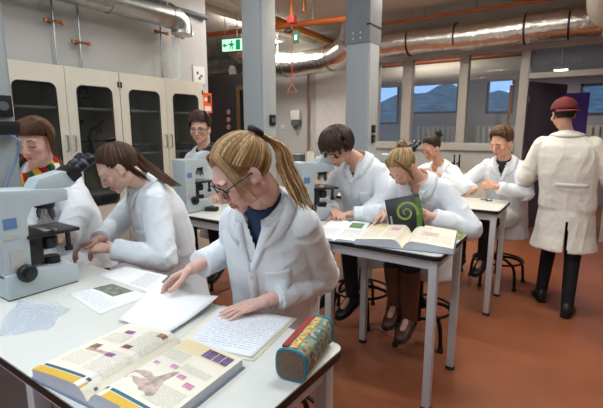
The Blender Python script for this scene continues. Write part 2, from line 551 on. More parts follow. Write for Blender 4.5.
dark_scope(XC - 0.16, 2.05, 1.738, 'dark microscope stored on the top shelf behind glass', 0.75)
for k, (y, z) in enumerate(((2.45, 1.338), (2.62, 1.338), (2.95, 0.998), (3.1, 1.338))):
    t = thing('storage_tray', ['grey tray on cabinet shelf, left one behind third glass door', 'grey tray on cabinet shelf, right one behind third glass door', 'grey tray low behind the last glass door', 'grey tray higher behind the last glass door'][k], 'tray', (XC - 0.18, y, z), group='trays stored in the cabinets')
    MB().bb((-.12, -.07, 0), (.12, .07, .01)).bb((-.12, -.07, .01), (-.11, .07, .07)).bb((.11, -.07, .01), (.12, .07, .07)).bb((-.12, -.07, .01), (.12, -.06, .07)).bb((-.12, .06, .01), (.12, .07, .07)).build('tub', M_DGREY, t)
    MB().bb((-.122, -.072, .07), (.122, .072, .078)).build('rim', M_FRAME, t)

# ================================================================== duct and taps on the left wall
du = thing('ventilation_duct', 'round galvanised duct with a slotted grille above the cabinets', 'duct', (0, 0, 0))
xd, zd, rd = -3.68, 2.70, 0.115
MB().cyl((xd, -0.5, zd), (xd, 3.05, zd), rd, n=28).build('pipe', M_STEEL, du)
MB().tube(arc_pts((xd - .0, 3.05, zd - .13), .13, PI / 2, -0.2, 8, (0, 1, 0), (0, 0, 1)), rd * 0.98, n=24).build('elbow', M_STEEL, du)
for y in (0.6, 1.5, 2.35, 3.02):
    MB().lathe([(rd + .001, -.012), (rd + .008, -.008), (rd + .008, .008), (rd + .001, .012)], (xd, y, zd), (0, 1, 0), 28).build('seam_ring', M_STEEL, du)
gp = MB(); gp.box((xd + rd * .80, 2.78, zd + .065), (.012, .30, .07), None); gr = gp.build('grille', M_DGREY, du, bevel=.003)
for k in range(7):
    MB().box((xd + rd * .80 + .008, 2.66 + .04 * k, zd + .065), (.006, .025, .05)).build('slot', M_BLACK, gr)
for y in (0.8, 1.9, 2.9):
    MB().bb((xd - .275, y - .015, zd - .02), (xd - rd + .02, y + .015, zd + .02)).build('bracket', M_STEEL, du)
ROD = ['thin gas rod with brass tap at its middle, above the first cabinet door', 'thin gas rod with brass tap lower down, above the second cabinet door', 'thin gas rod with brass tap beside the glass pipe']
for k, (px, py0, pyv, y1) in enumerate(((57, 0, 22, 62), (82, 4, 43, 65), (163, 28, 33, 76))):
    q0 = onx(px, py0, -3.88); q1 = onx(px, y1, -3.88); qv = onx(px + 1, pyv, -3.88)
    t = thing('gas_tap_rod', ROD[k], 'pipe', (-3.88, q1[1], CT), group='gas tap rods on the left wall')
    h = CEIL - CT if k < 2 else q0[2] - CT + .1
    MB().cyl((0, 0, 0), (0, 0, h), .009, n=10).build('rod', M_STEEL, t)
    zv = qv[2] - CT
    v = MB().cyl((0, -.05, zv), (0, .07, zv), .012, n=10).build('valve', M_BRASS, t)
    MB().bb((-.012, -.075, zv - .014), (.012, -.05, zv + .014)).build('tap_lever', M_BRASS, v)
    MB().bb((-.012, .07, zv - .016), (.012, .095, zv + .016)).build('tap_lever', M_BRASS, v)
    MB().bb((-.09, -.02, zv - .01), (0, -.0, zv + .01)).build('wall_clip', M_BRASS, t)
    MB().bb((-.06, -.12 if k < 2 else -.06, .0), (.10, .12 if k < 2 else .05, .012)).build('foot_plate', M_PGLASS, t)
q = onx(181, 60, -3.86)
t = thing('clear_vent_pipe', 'wide clear pipe running down the wall beside the duct end', 'pipe', (-3.84, 3.215, CT))
MB().cyl((0, 0, 0.012), (0, 0, zd - CT - .16), .045, n=18).build('tube', glass_mat('clear_plastic', (0.7, 0.78, 0.78), 0.35), t)
MB().bb((-.06, -.06, 0), (.09, .055, .012)).build('foot_plate', M_PGLASS, t)
v = MB().cyl((0.05, -.04, .5), (0.05, .05, .5), .013, n=10).build('valve', M_BRASS, t)
MB().bb((.035, .05, .48), (.065, .08, .52)).build('tap_lever', M_BRASS, v)
# small framed sheet and orange poster near the end of the left wall
q = onx(199, 75, -3.945)
t = thing('wall_notice', 'small framed notice high on the wall end above the cabinet', 'notice', (-3.95, q[1], q[2]))
MB().bb((0, -.1, -.11), (.012, .1, .11)).build('frame', M_FRAME, t)
MB().bb((.012, -.085, -.095), (.014, .085, .095)).build('sheet', M_WHITE, t)
for k, (y, z) in enumerate(((-.03, .02), (.03, -.01), (0.0, -.04))):
    MB().cyl((.014, y, z), (.0155, y, z), .018, n=12).build('printed_mark', M_DGREY, t)
q = onx(208.5, 103, -3.945)
t = thing('fire_notice', 'orange and white notice on the end of the wall', 'notice', (-3.95, q[1] - .02, q[2]))
MB().bb((0, -.07, -.12), (.012, .07, .12)).build('sheet', M_ORANGE, t)
MB().bb((.012, -.05, -.10), (.0135, .05, -.04)).build('printed_block', M_WHITE, t)
MB().bb((.012, -.05, .02), (.0135, -.005, .06)).build('printed_block', M_WHITE, t)
MB().bb((.012, .0, .0), (.0135, .05, .09)).build('printed_symbol', M_DARK, t)

# round stickers and framed opening on the dark partition
for k, py in enumerate((112, 119.5, 127)):
    q = ony(228, py, 5.59)
    t = thing('round_sticker', ['round red and white sticker, top of three on dark wall', 'round red and white sticker, middle of three on dark wall', 'round red and white sticker, lowest of three on dark wall'][k], 'sticker', (q[0], 5.6, q[2]), group='stickers on the dark wall')
    MB().lathe([(.045, 0), (.045, .006)], axis=(0, -1, 0), n=20).build('disc', M_WHITE, t)
    MB().tube([(.036 * math.cos(a), -.007, .036 * math.sin(a)) for a in np.linspace(0, 2 * PI, 20, endpoint=False)], .006, 6, True).build('ring', M_RED, t)
    MB().bb((-.012, -.008, -.012), (.012, -.006, .012)).build('symbol', M_DARK, t)
q0 = ony(236.5, 84, 5.59)
t = thing('dark_doorway', 'dark door with a brown frame in the dark partition', 'door', (q0[0], 5.6, 0))
MB().bb((0, -.03, 0), (.07, 0, 2.3)).bb((.07, -.03, 2.23), (.5, 0, 2.3)).build('frame', mat('brown_frame', S(112, 84, 60), 0.5), t)
MB().bb((.07, -.012, 0.0), (.43, 0, 2.23)).build('leaf', M_BLACK, t)

# ================================================================== grey service columns
def column(cx, cy, s, lab, plate_z=None):
    t = thing('service_column', lab, 'column', (cx, cy, 0), group='grey service columns')
    h = s / 2
    MB().bb((-h, -h, 0), (h - .0, h, CEIL)).build('shaft', M_COLUMN, t, bevel=.004)
    MB().bb((h - .0005, -h + .012, 0.0), (h + .012, h - .012, CEIL)).build('cover_strip', mat('column_light', S(170, 175, 176), 0.45, var=.02), t, bevel=.003)
    if plate_z:
        pl = MB().bb((-h - .012, -h - .012, plate_z), (h + .016, h + .012, CEIL)).build('head_plate', mat('plate_grey', S(124, 128, 132), .5), t, bevel=.004)
        for dx in (-.035, .035):
            for dz in (.04, .085):
                MB().cyl((dx, -h - .012, plate_z + dz), (dx, -h - .02, plate_z + dz), .008, n=10).build('bolt', M_LEG, pl)
        MB().bb((h - .02, -h - .013, plate_z + .14), (h + .02, h + .013, plate_z + .155)).build('strap', M_BLACK, t)
    return t
def socket(t, x, y, z, w=.02, h=.09, ax='x', lab='black socket'):
    if ax == 'x':
        o = MB().bb((x, y - h * .4, z - h / 2), (x + w, y + h * .4, z + h / 2)).build('socket', M_BLACK, t, bevel=.004)
        MB().cyl((x + w, y, z), (x + w + .004, y, z), h * .22, n=14).build('outlet', M_DGREY, o)
    else:
        o = MB().bb((x - h * .4, y, z - h / 2), (x + h * .4, y - w, z + h / 2)).build('socket', M_BLACK, t, bevel=.004)
        MB().cyl((x, y - w, z), (x, y - w - .004, z), h * .22, n=14).build('outlet', M_DGREY, o)
P0 = column(-2.085, 0.705, 0.2, 'grey service column at the left frame edge with black sockets')
socket(P0, .112, .055, 1.645, .015, .085)
o = MB().bb((.112, -.06, 1.53), (.16, .095, 1.585)).build('cable_box', M_BLACK, P0, bevel=.006)
MB().tube(spline([(.15, .05, 1.535), (.155, .085, 1.50), (.135, .07, 1.42), (.13, .02, 1.30), (.125, -.02, 1.1)], 16), .006).build('cable', mat('grey_blue_cable', S(120, 140, 170), .4), P0)
q = ony(259, 60, 3.13)
P1 = column(q[0] - .0, 3.13, 0.215, 'grey service column beside the emergency exit sign', 3.18)
socket(P1, .12, .03, 1.64, .015, .10)
q = ony(362.5, 60, 3.60)
P2 = column(q[0], 3.60, 0.215, 'grey service column behind the dark haired man', 2.30)
socket(P2, .12, .0, 1.56, .02, .07)
socket(P2, .12, .0, 1.47, .02, .07)

# ================================================================== ducts and pipes overhead
fd = thing('foil_duct', 'long foil wrapped duct above the windows', 'duct', (0, 0, 0))
rz_, yz = 0.195, 6.62
def duct_piece(pts, r, par, n=28):
    return MB().tube(pts, r, n).build('wrap', M_FOIL, par)
duct_piece([(x, yz, 2.885 - .012 * math.sin(x * 3)) for x in np.linspace(-.15, -2.95, 26)], rz_, fd)
duct_piece([(-.15, yz, 2.885), (.1, yz, 2.87), (.3, yz, 2.82)], [rz_, rz_ * .96, rz_ * .8], fd)
for x in (-.35, -.85, -1.75, -2.45):
    MB().lathe([(rz_ + .002, -.012), (rz_ + .007, -.01), (rz_ + .007, .01), (rz_ + .002, .012)], (x, yz, 2.885), (1, 0, 0), 28).build('strap', M_BLACK, fd)
for x in (-.6, -1.5, -2.4):
    MB().cyl((x, yz, 2.885), (x, yz, CEIL), .006, n=8).build('hanger', M_STEEL, fd)
MB().cyl((.02, yz - .19, 2.86), (.02, yz - .19, 2.66), .012, n=8).build('nozzle', M_WPIPE, fd)
fe = thing('foil_duct', 'bent foil wrapped duct hanging between the two grey columns', 'duct', (0, 0, 0))
pts = spline([(-5.45, 5.9, 3.05), (-5.35, 6.2, 2.92), (-5.05, 6.5, 2.76), (-4.4, 6.55, 2.73), (-3.75, 6.5, 2.78), (-3.45, 6.45, 2.90), (-3.35, 6.45, 3.1), (-3.33, 6.45, 3.34)], 46)
duct_piece([p + np.array([0, 0, .006 * math.sin(i * 1.3)]) for i, p in enumerate(pts)], .215, fe)
for i in (8, 16, 25, 33):
    d = pts[i + 1] - pts[i - 1]
    MB().lathe([(.217, -.014), (.226, -.01), (.226, .01), (.217, .014)], pts[i], d, 28).build('strap', M_STEEL, fe)
for i in (14, 28):
    MB().cyl(pts[i], (pts[i][0], pts[i][1], CEIL), .006, n=8).build('hanger', M_STEEL, fe)
bd = thing('ceiling_duct', 'wide pale round duct coming forward at the top right', 'duct', (0, 0, 0))
MB().cyl((.12, 5.95, 2.93), (.12, -2.9, 2.93), .29, n=36).build('pipe', M_WPIPE, bd)
MB().ell((.12, 5.95, 2.93), (.29, .1, .29), nu=28, nv=14).build('end_cap', M_WPIPE, bd)
for y in (5.0, 3.0, 1.0, -1.0):
    MB().cyl((.12, y, 3.2), (.12, y, CEIL), .008, n=8).build('hanger', M_STEEL, bd)
def pipe(name, lab, pts, r, m, hang=(), n=12):
    t = thing(name, lab, 'pipe', (0, 0, 0))
    MB().tube(pts, r, n).build('pipe', m, t)
    for p in hang:
        MB().cyl(p, (p[0], p[1], CEIL), .005, n=6).build('hanger', M_STEEL, t)
pipe('copper_pipe', 'orange pipe running above the foil duct over the windows', [(.6, 6.5, 3.19), (-3.2, 6.5, 3.19)], .022, M_COPPER, [(-.8, 6.5, 3.19), (-2.2, 6.5, 3.19)])
pipe('copper_pipe', 'brown orange pipe crossing under the ceiling behind both columns', [(-2.5, 5.0, 2.93), (-6.6, 5.0, 3.10)], .04, M_COPPER, [(-3.2, 5, 2.95), (-5.5, 5, 3.05)])
pipe('copper_pipe', 'orange pipe running back towards the foil duct between the columns', [(-4.08, 4.9, 3.22), (-4.12, 7.1, 3.16)], .035, M_COPPER, [(-4.09, 5.4, 3.2)])
pipe('gas_pipe', 'thin yellow pipe beside the orange pipe between the columns', [(-3.98, 4.9, 3.12), (-4.0, 7.1, 3.08)], .028, M_YELLOW, [(-3.99, 5.6, 3.1)])
for k, (dx, z, r) in enumerate(((0, 3.2, .05), (.16, 3.24, .045), (.31, 3.22, .045))):
    pipe('white_pipe', ['white pipe under the ceiling left of the first column, lowest', 'white pipe under the ceiling, middle of the white bundle', 'white pipe under the ceiling, right one of the white bundle'][k], [(-4.5 + dx, 3.85, z), (-4.5 + dx, 7.05, z)], r, M_WPIPE, [(-4.5 + dx, 5.3, z)])
pipe('grey_tube', 'dark grey tube under the ceiling above the notice', [(-3.98 + .02, 3.35, 2.88), (-3.9, 3.75, 2.86)], .03, M_DGREY)
pipe('steel_duct', 'small steel duct above the dark wall, left one', [(-7.05, 6.2, 2.66), (-5.8, 6.2, 2.66)], .11, M_STEEL, [(-6.2, 6.2, 2.7)], 20)
pipe('steel_duct', 'small steel duct above the dark wall, higher one', [(-7.05, 6.85, 3.0), (-5.6, 6.85, 3.0)], .12, M_STEEL, [(-5.8, 6.85, 3.0)], 20)
pipe('white_pipe', 'long white wrapped pipe seen through the windows', [(-5.6, 8.4, ony(440, 74, 8.4)[2]), (-0.95, 8.4, ony(440, 74, 8.4)[2])], .2, M_WPIPE, [(-3, 8.4, 2.6)], 24)
pipe('copper_pipe', 'orange pipe above the white wrapped pipe seen through windows', [(-5.6, 8.5, 2.86), (-0.9, 8.5, 2.86)], .03, M_COPPER, [(-2, 8.5, 2.86)])
pipe('copper_pipe', 'orange upright pipe seen through the right window', [(-1.5, 10.3, 0), (-1.5, 10.3, 2.5)], .03, M_COPPER)
pipe('copper_pipe', 'thin brown upright pipe on the wall beside the soap dispenser', [(-4.62, 7.05, .92), (-4.62, 7.05, 2.75)], .02, mat('brown_pipe', S(150, 122, 104), .5))

# emergency shower pull between the columns
q = ony(292, 88, 4.6)
es = thing('shower_pull', 'red emergency shower pull with a triangle handle between the columns', 'shower pull', (q[0], 4.6, q[2]))
zt = CEIL - q[2]
MB().cyl((0, 0, zt - .38), (0, 0, zt), .022, n=10).build('drop_pipe', M_COPPER, es)
MB().cyl((.15, .05, zt - .34), (.15, .05, zt), .022, n=10).build('drop_pipe', M_BRASS, es)
MB().bb((-.05, -.04, zt - .47), (.06, .04, zt - .38)).build('valve_body', M_RED, es, bevel=.01)
MB().cyl((0, 0, .05), (0, 0, zt - .47), .006, n=8).build('pull_rod', M_RED, es)
MB().tube([(0, 0, .06), (-.055, -.03, -.05), (.055, .03, -.05)], .008, 8, True).build('handle', mat('pale_red', S(190, 110, 80), .5), es)
MB().bb((.03, -.02, zt - .72), (.12, -.012, zt - .57)).build('sign_plate', M_GREEN, es)
MB().bb((.055, -.0215, zt - .68), (.095, -.02, zt - .62)).build('sign_symbol', M_WHITE, es)
MB().lathe([(.02, 0), (.06, -.03), (.06, -.05), (.0, -.05)], (-.05, 0, zt - .52), n=14).build('shower_head', M_BLACK, es)

# exit sign
q = ony(233, 45, 4.8)
ex = thing('exit_sign', 'lit green emergency exit sign with running figure and arrow', 'sign', (q[0], 4.8, q[2]), math.radians(14))
MB().bb((-.19, 0, -.095), (.19, .05, .095)).build('housing', M_DARK, ex, bevel=.004)
MB().bb((-.18, -.004, -.085), (.18, 0, .085)).build('face', mat('exit_face', S(200, 240, 215), .5, emit=(.55, 1.0, .75), estr=.8), ex)
gm = mat('exit_green', S(0, 130, 80), .5, emit=(0.0, .32, .16), estr=.6)
sy = MB()
sy.bb((-.05, -.007, -.02), (.0, -.004, .03)).bb((-.03, -.007, .035), (-.005, -.004, .062)).bb((-.08, -.007, .005), (-.05, -.004, .02)).bb((.0, -.007, .0), (.03, -.004, .015)).bb((-.055, -.007, -.065), (-.04, -.004, -.02)).bb((-.015, -.007, -.065), (.0, -.004, -.02))
sy.build('running_figure', gm, ex, smooth=False)
MB().bb((.05, -.007, -.07), (.12, -.004, .07)).build('doorway_symbol', gm, ex, smooth=False)
ar = MB(); ar.prism([(-.17, 0), (-.13, .035), (-.13, .012), (-.095, .012), (-.095, -.012), (-.13, -.012), (-.13, -.035)], 0, .003, Matrix(((1, 0, 0, 0), (0, 0, -1, -.004), (0, 1, 0, 0), (0, 0, 0, 1))))
ar.build('arrow', gm, ex, smooth=False)
for x in (-.14, .058):
    MB().cyl((x, .025, .095), (x, .025, CEIL - q[2]), .005, n=6).build('hanger', M_STEEL, ex)

# soap dispenser, sockets on the back wall
q = ony(297.5, 119, YB)
t = thing('soap_dispenser', 'white dispenser with a grey lower half on the back wall', 'dispenser', (q[0], YB, q[2]))
MB().bb((-.11, -.11, -.02), (.11, 0, .17)).build('cover', M_WHITE, t, bevel=.03)
MB().bb((-.10, -.10, -.13), (.10, 0, -.02)).build('tank', mat('smoke_plastic', S(96, 100, 108), .25), t, bevel=.03)
MB().bb((-.03, -.13, -.16), (.03, -.06, -.12)).build('lever', M_STEEL, t, bevel=.01)
for k, px in enumerate((271, 277)):
    q = ony(px + 4, 127, YB)
    t = thing('wall_socket', ['white wall socket left of the dispenser', 'white wall socket nearest the dispenser'][k], 'socket', (q[0] + .05 * k, YB, q[2]), group='wall sockets beside the dispenser')
    MB().bb((-.04, -.012, -.04), (.04, 0, .04)).build('plate', M_WHITE, t, bevel=.004)
    MB().cyl((0, -.012, 0), (0, -.014, 0), .022, n=14).build('outlet', M_FRAME, t)

# counter along the back wall
ct = MB().bb((-5.9, 6.52, .88), (-1.02, YB - .001, .92)).build('worktop', mat('worktop_grey', S(190, 184, 172), .4, var=.05), bevel=.004)
tag(ct, 'long pale worktop along the back wall under the windows', 'worktop')
base0 = None
xs_ = np.arange(-5.85, -1.6, .8)
CABL = ['first', 'second', 'third', 'fourth', 'fifth', 'sixth']
for k, x in enumerate(xs_):
    c = thing('base_cabinet', 'cream base cabinet under the back worktop, %s from the left' % CABL[k], 'cabinet', (x + .4, 6.58, 0), group='base cabinets along the back wall')
    MB().bb((-.395, .02, .1), (.395, .5, .88)).bb((-.395, .06, 0), (.395, .5, .1)).build('body', M_CAB, c)
    for s in (-1, 1):
        d = MB().bb((min(s * .39, s * .003), 0, .11), (max(s * .39, s * .003), .02, .86)).build('door', M_CAB, c, bevel=.003)
        MB().tube([(s * .05, 0, .70), (s * .05, -.025, .70), (s * .05, -.025, .80), (s * .05, 0, .80)], .005).build('handle', M_STEEL, d)
for k, px in enumerate((454, 459)):
    q = ony(px, 166, 6.85)
    t = thing('lab_tap', ['black gooseneck tap on the back worktop, left one of a pair', 'black gooseneck tap on the back worktop, right one of a pair'][k], 'tap', (q[0], 6.85, .92), group='taps under the windows')
    MB().lathe([(.028, 0), (.028, .015), (.014, .02), (.014, .16)], n=12).build('stem', M_BLACK, t)
    MB().tube(spline([(0, 0, .15), (0, -.02, .23), (.02, -.08, .25), (.03, -.12, .20)], 10), .011).build('spout', M_BLACK, t)
    MB().bb((-.04, -.01, .1), (.0, .01, .125)).build('lever', M_BLACK, t)
for k, (px, w, h, m) in enumerate(((285, .16, .12, M_BLACK), (297, .22, .16, M_DGREY), (312, .16, .22, M_WHITE), (325, .14, .14, M_FRAME), (405, .2, .1, M_FRAME))):
    q = ony(px, 165, 6.75)
    t = thing('counter_box', ['small black box on the back worktop below the dispenser', 'grey box on the back worktop below the dispenser', 'tall white box on the back worktop by the brown pipe', 'pale box on the back worktop right of the tall white one', 'low pale box on the back worktop under the windows'][k], 'box', (q[0], 6.78, .92), group='boxes on the back worktop')
    MB().bb((-w / 2, -.09, 0), (w / 2, .09, h)).build('carton', m, t, bevel=.004)
    MB().bb((-w / 2 - .003, -.093, h), (w / 2 + .003, .093, h + .012)).build('lid', M_FRAME, t)
q = ony(437, 138, 6.95)
t = thing('potted_plant', 'small dark green plant on the window sill behind the short haired man', 'plant', (q[0], 7.0, WZ0 + .08))
MB().lathe([(.04, 0), (.055, .08), (.05, .085)], n=14).build('pot', M_DGREY, t)
lf = MB()
for i in range(40):
    a = rng.uniform(0, 2 * PI); e = rng.uniform(.2, 1.4)
    d = np.array([math.cos(a) * math.cos(e), .6 * math.sin(a) * math.cos(e), math.sin(e)])
    p = np.array([0, 0, .08]); L = rng.uniform(.08, .15)
    s = np.cross(d, [0.3, .2, 1]); s = s / np.linalg.norm(s) * .02
    lf.add([p, p + d * L * .5 + s, p + d * L, p + d * L * .5 - s], [(0, 1, 2, 3)])
lf.build('foliage', mat('leaf_green', S(52, 78, 54), .5), t)

# ================================================================== ceiling lamps
LNAME = ['nearest the camera', 'over the left microscope', 'over the woman in dark framed glasses', 'over the cabinets', 'over the man with raised hand', 'over the grey column by the exit sign', 'near the foil duct', 'over the aisle on the right', 'behind the camera on the right, added as front light', 'behind the camera on the left, added as front light', 'in the corner by the dispenser, added to brighten the back wall']
M_TUBE = mat('lamp_diffuser', (1, 1, 1), .5, var=0, emit=(1, .97, .92), estr=4.0)
LZ = 3.19
for k, (x, y, ax, wts, colr) in enumerate(LAMPS):
    t = thing('ceiling_light', 'suspended fluorescent light ' + LNAME[k], 'light', (x, y, LZ), 0 if ax == 'x' else PI / 2, 'suspended fluorescent lights')
    MB().bb((-.62, -.09, -.05), (.62, .09, 0)).build('housing', M_LEG, t, bevel=.006)
    MB().bb((-.58, -.07, -.06), (.58, .07, -.05)).build('diffuser', M_TUBE, t)
    for sx in (-.5, .5):
        MB().cyl((sx, 0, 0), (sx, 0, CEIL - LZ), .005, n=6).build('hanger', M_STEEL, t)
    for nm, e, z, rx in (('tube_light', wts, -.065, 0), ('up_light', wts * .38, .01, PI)):  # the upward light is added to brighten the ceiling
        ld = bpy.data.lights.new(nm, 'AREA'); ld.shape = 'RECTANGLE'; ld.size = 1.16; ld.size_y = .15
        ld.energy = e; ld.color = colr
        lo = bpy.data.objects.new(nm, ld); COL.objects.link(lo); lo.parent = t; lo.location = (0, 0, z); lo.rotation_euler = (rx, 0, 0)
q = ony(561, 70, 9.2)
t = thing('ceiling_light', 'small bright lamp in the next room above the open door', 'light', (q[0], 9.2, q[2]))
MB().bb((-.12, -.12, 0), (.12, .12, .05)).build('housing', M_LEG, t)
MB().bb((-.1, -.1, -.01), (.1, .1, 0)).build('diffuser', mat('lamp_glow', (1, 1, 1), .5, var=0, emit=(1, .95, .85), estr=8.0), t)
MB().cyl((0, 0, .05), (0, 0, CEIL - q[2]), .01, n=8).build('stem', M_STEEL, t)
ld = bpy.data.lights.new('lamp_light', 'AREA'); ld.size = .2; ld.energy = 14; ld.color = (1, .93, .85)
lo = bpy.data.objects.new('lamp_light', ld); COL.objects.link(lo); lo.parent = t; lo.location = (0, 0, -.02)
t = thing('ceiling_light', 'unseen light added in the next room to brighten the white wrapped pipe', 'light', (-2.6, 7.75, CEIL))  # added lamp, hidden by the foil duct, brightens the pipe behind the windows
MB().bb((-.62, -.09, -.05), (.62, .09, 0)).build('housing', M_LEG, t, bevel=.006)
MB().bb((-.58, -.07, -.06), (.58, .07, -.05)).build('diffuser', M_TUBE, t)
ld = bpy.data.lights.new('tube_light', 'AREA'); ld.shape = 'RECTANGLE'; ld.size = 1.16; ld.size_y = .15; ld.energy = 14; ld.color = (1, .9, .75)
lo = bpy.data.objects.new('tube_light', ld); COL.objects.link(lo); lo.parent = t; lo.location = (0, 0, -.065)

# ================================================================== tables
TZ = 0.91
def table(x1, y0, w, lab, d=0.6, legs=3):
    """x1: right end, y0: near edge"""
    t = thing('lab_table', lab, 'table', (x1 - w / 2, y0 + d / 2, 0), group='white topped lab tables')
    pts = rounded(w, d, .035)
    MB().prism(rounded(w - .002, d - .002, .035), TZ - .006, TZ).build('table_top', M_WHITE, t, bevel=.002)
    MB().prism(pts, TZ - .03, TZ - .006).build('edge_band', M_BLACK, t, bevel=.003)
    for sy in (-1, 1):
        MB().bb((-w / 2 + .05, sy * (d / 2 - .05) - .012, TZ - .09), (w / 2 - .05, sy * (d / 2 - .05) + .012, TZ - .03)).build('rail', M_LEG, t)
    for sx in (-1, 1):
        MB().bb((sx * (w / 2 - .045) - .012, -d / 2 + .05, TZ - .09), (sx * (w / 2 - .045) + .012, d / 2 - .05, TZ - .03)).build('rail', M_LEG, t)
    for i in range(legs):
        lx = -w / 2 + .045 + i * (w - .09) / (legs - 1)
        for sy in (-1, 1):
            ly = sy * (d / 2 - .05)
            lg = MB().bb((lx - .022, ly - .022, .02), (lx + .022, ly + .022, TZ - .03)).build('leg', M_LEG, t, bevel=.004)
            MB().lathe([(.03, 0), (.03, .012), (.016, .024)], (lx, ly, 0), n=14).build('foot', M_BLACK, lg)
    return t
table(-.548, .435, 1.40, 'white lab table in the foreground with open textbook on it', d=.61)
table(-2.26, .435, .9, 'white lab table at the left frame edge behind the grey column', d=.61, legs=2)
table(-.57, 2.11, 1.36, 'white lab table carrying thick open books in the second row')
table(-1.95, 2.11, 1.2, 'white lab table in the second row in front of young man in glasses', legs=2)
table(-.54, 3.62, .98, 'white lab table in the third row in front of brown haired man with raised hand', legs=2)
table(-1.93, 3.62, .9, 'white lab table in the third row behind the dark haired man', legs=2)

# ================================================================== stools
SEAT = 0.62
def stool(x, y, lab, rz=0.0):
    t = thing('lab_stool', lab, 'stool', (x, y, 0), rz, 'black lab stools')
    MB().lathe([(.0, SEAT - .03), (.16, SEAT - .03), (.175, SEAT - .018), (.17, SEAT - .004), (.0, SEAT)], n=28).build('seat', mat('stool_wood', S(150, 92, 56), .4, var=.15, stretch=(1, 6, 1)), t)
    MB().cyl((0, 0, .27), (0, 0, SEAT - .03), .022, n=14).build('post', M_BLKMET, t)
    MB().lathe([(.0, .24), (.05, .24), (.05, .29), (.03, .31), (.0, .31)], n=16).build('hub', M_BLKMET, t)
    ring = MB().tube([(.235 * math.cos(a), .235 * math.sin(a), .245) for a in np.linspace(0, 2 * PI, 36, endpoint=False)], .011, 8, True)
    ring.build('foot_ring', M_BLKMET, t)
    for k in range(5):
        a = k * 2 * PI / 5
        u = np.array([math.cos(a), math.sin(a), 0])
        lg = MB().tube(spline([u * .03 + [0, 0, .27], u * .15 + [0, 0, .255], u * .24 + [0, 0, .2], u * .265 + [0, 0, .03]], 12), .014, 8).build('leg', M_BLKMET, t)
        MB().lathe([(.02, 0), (.02, .025), (.012, .035)], u * .266, n=12).build('glide', M_BLACK, lg)
    return t

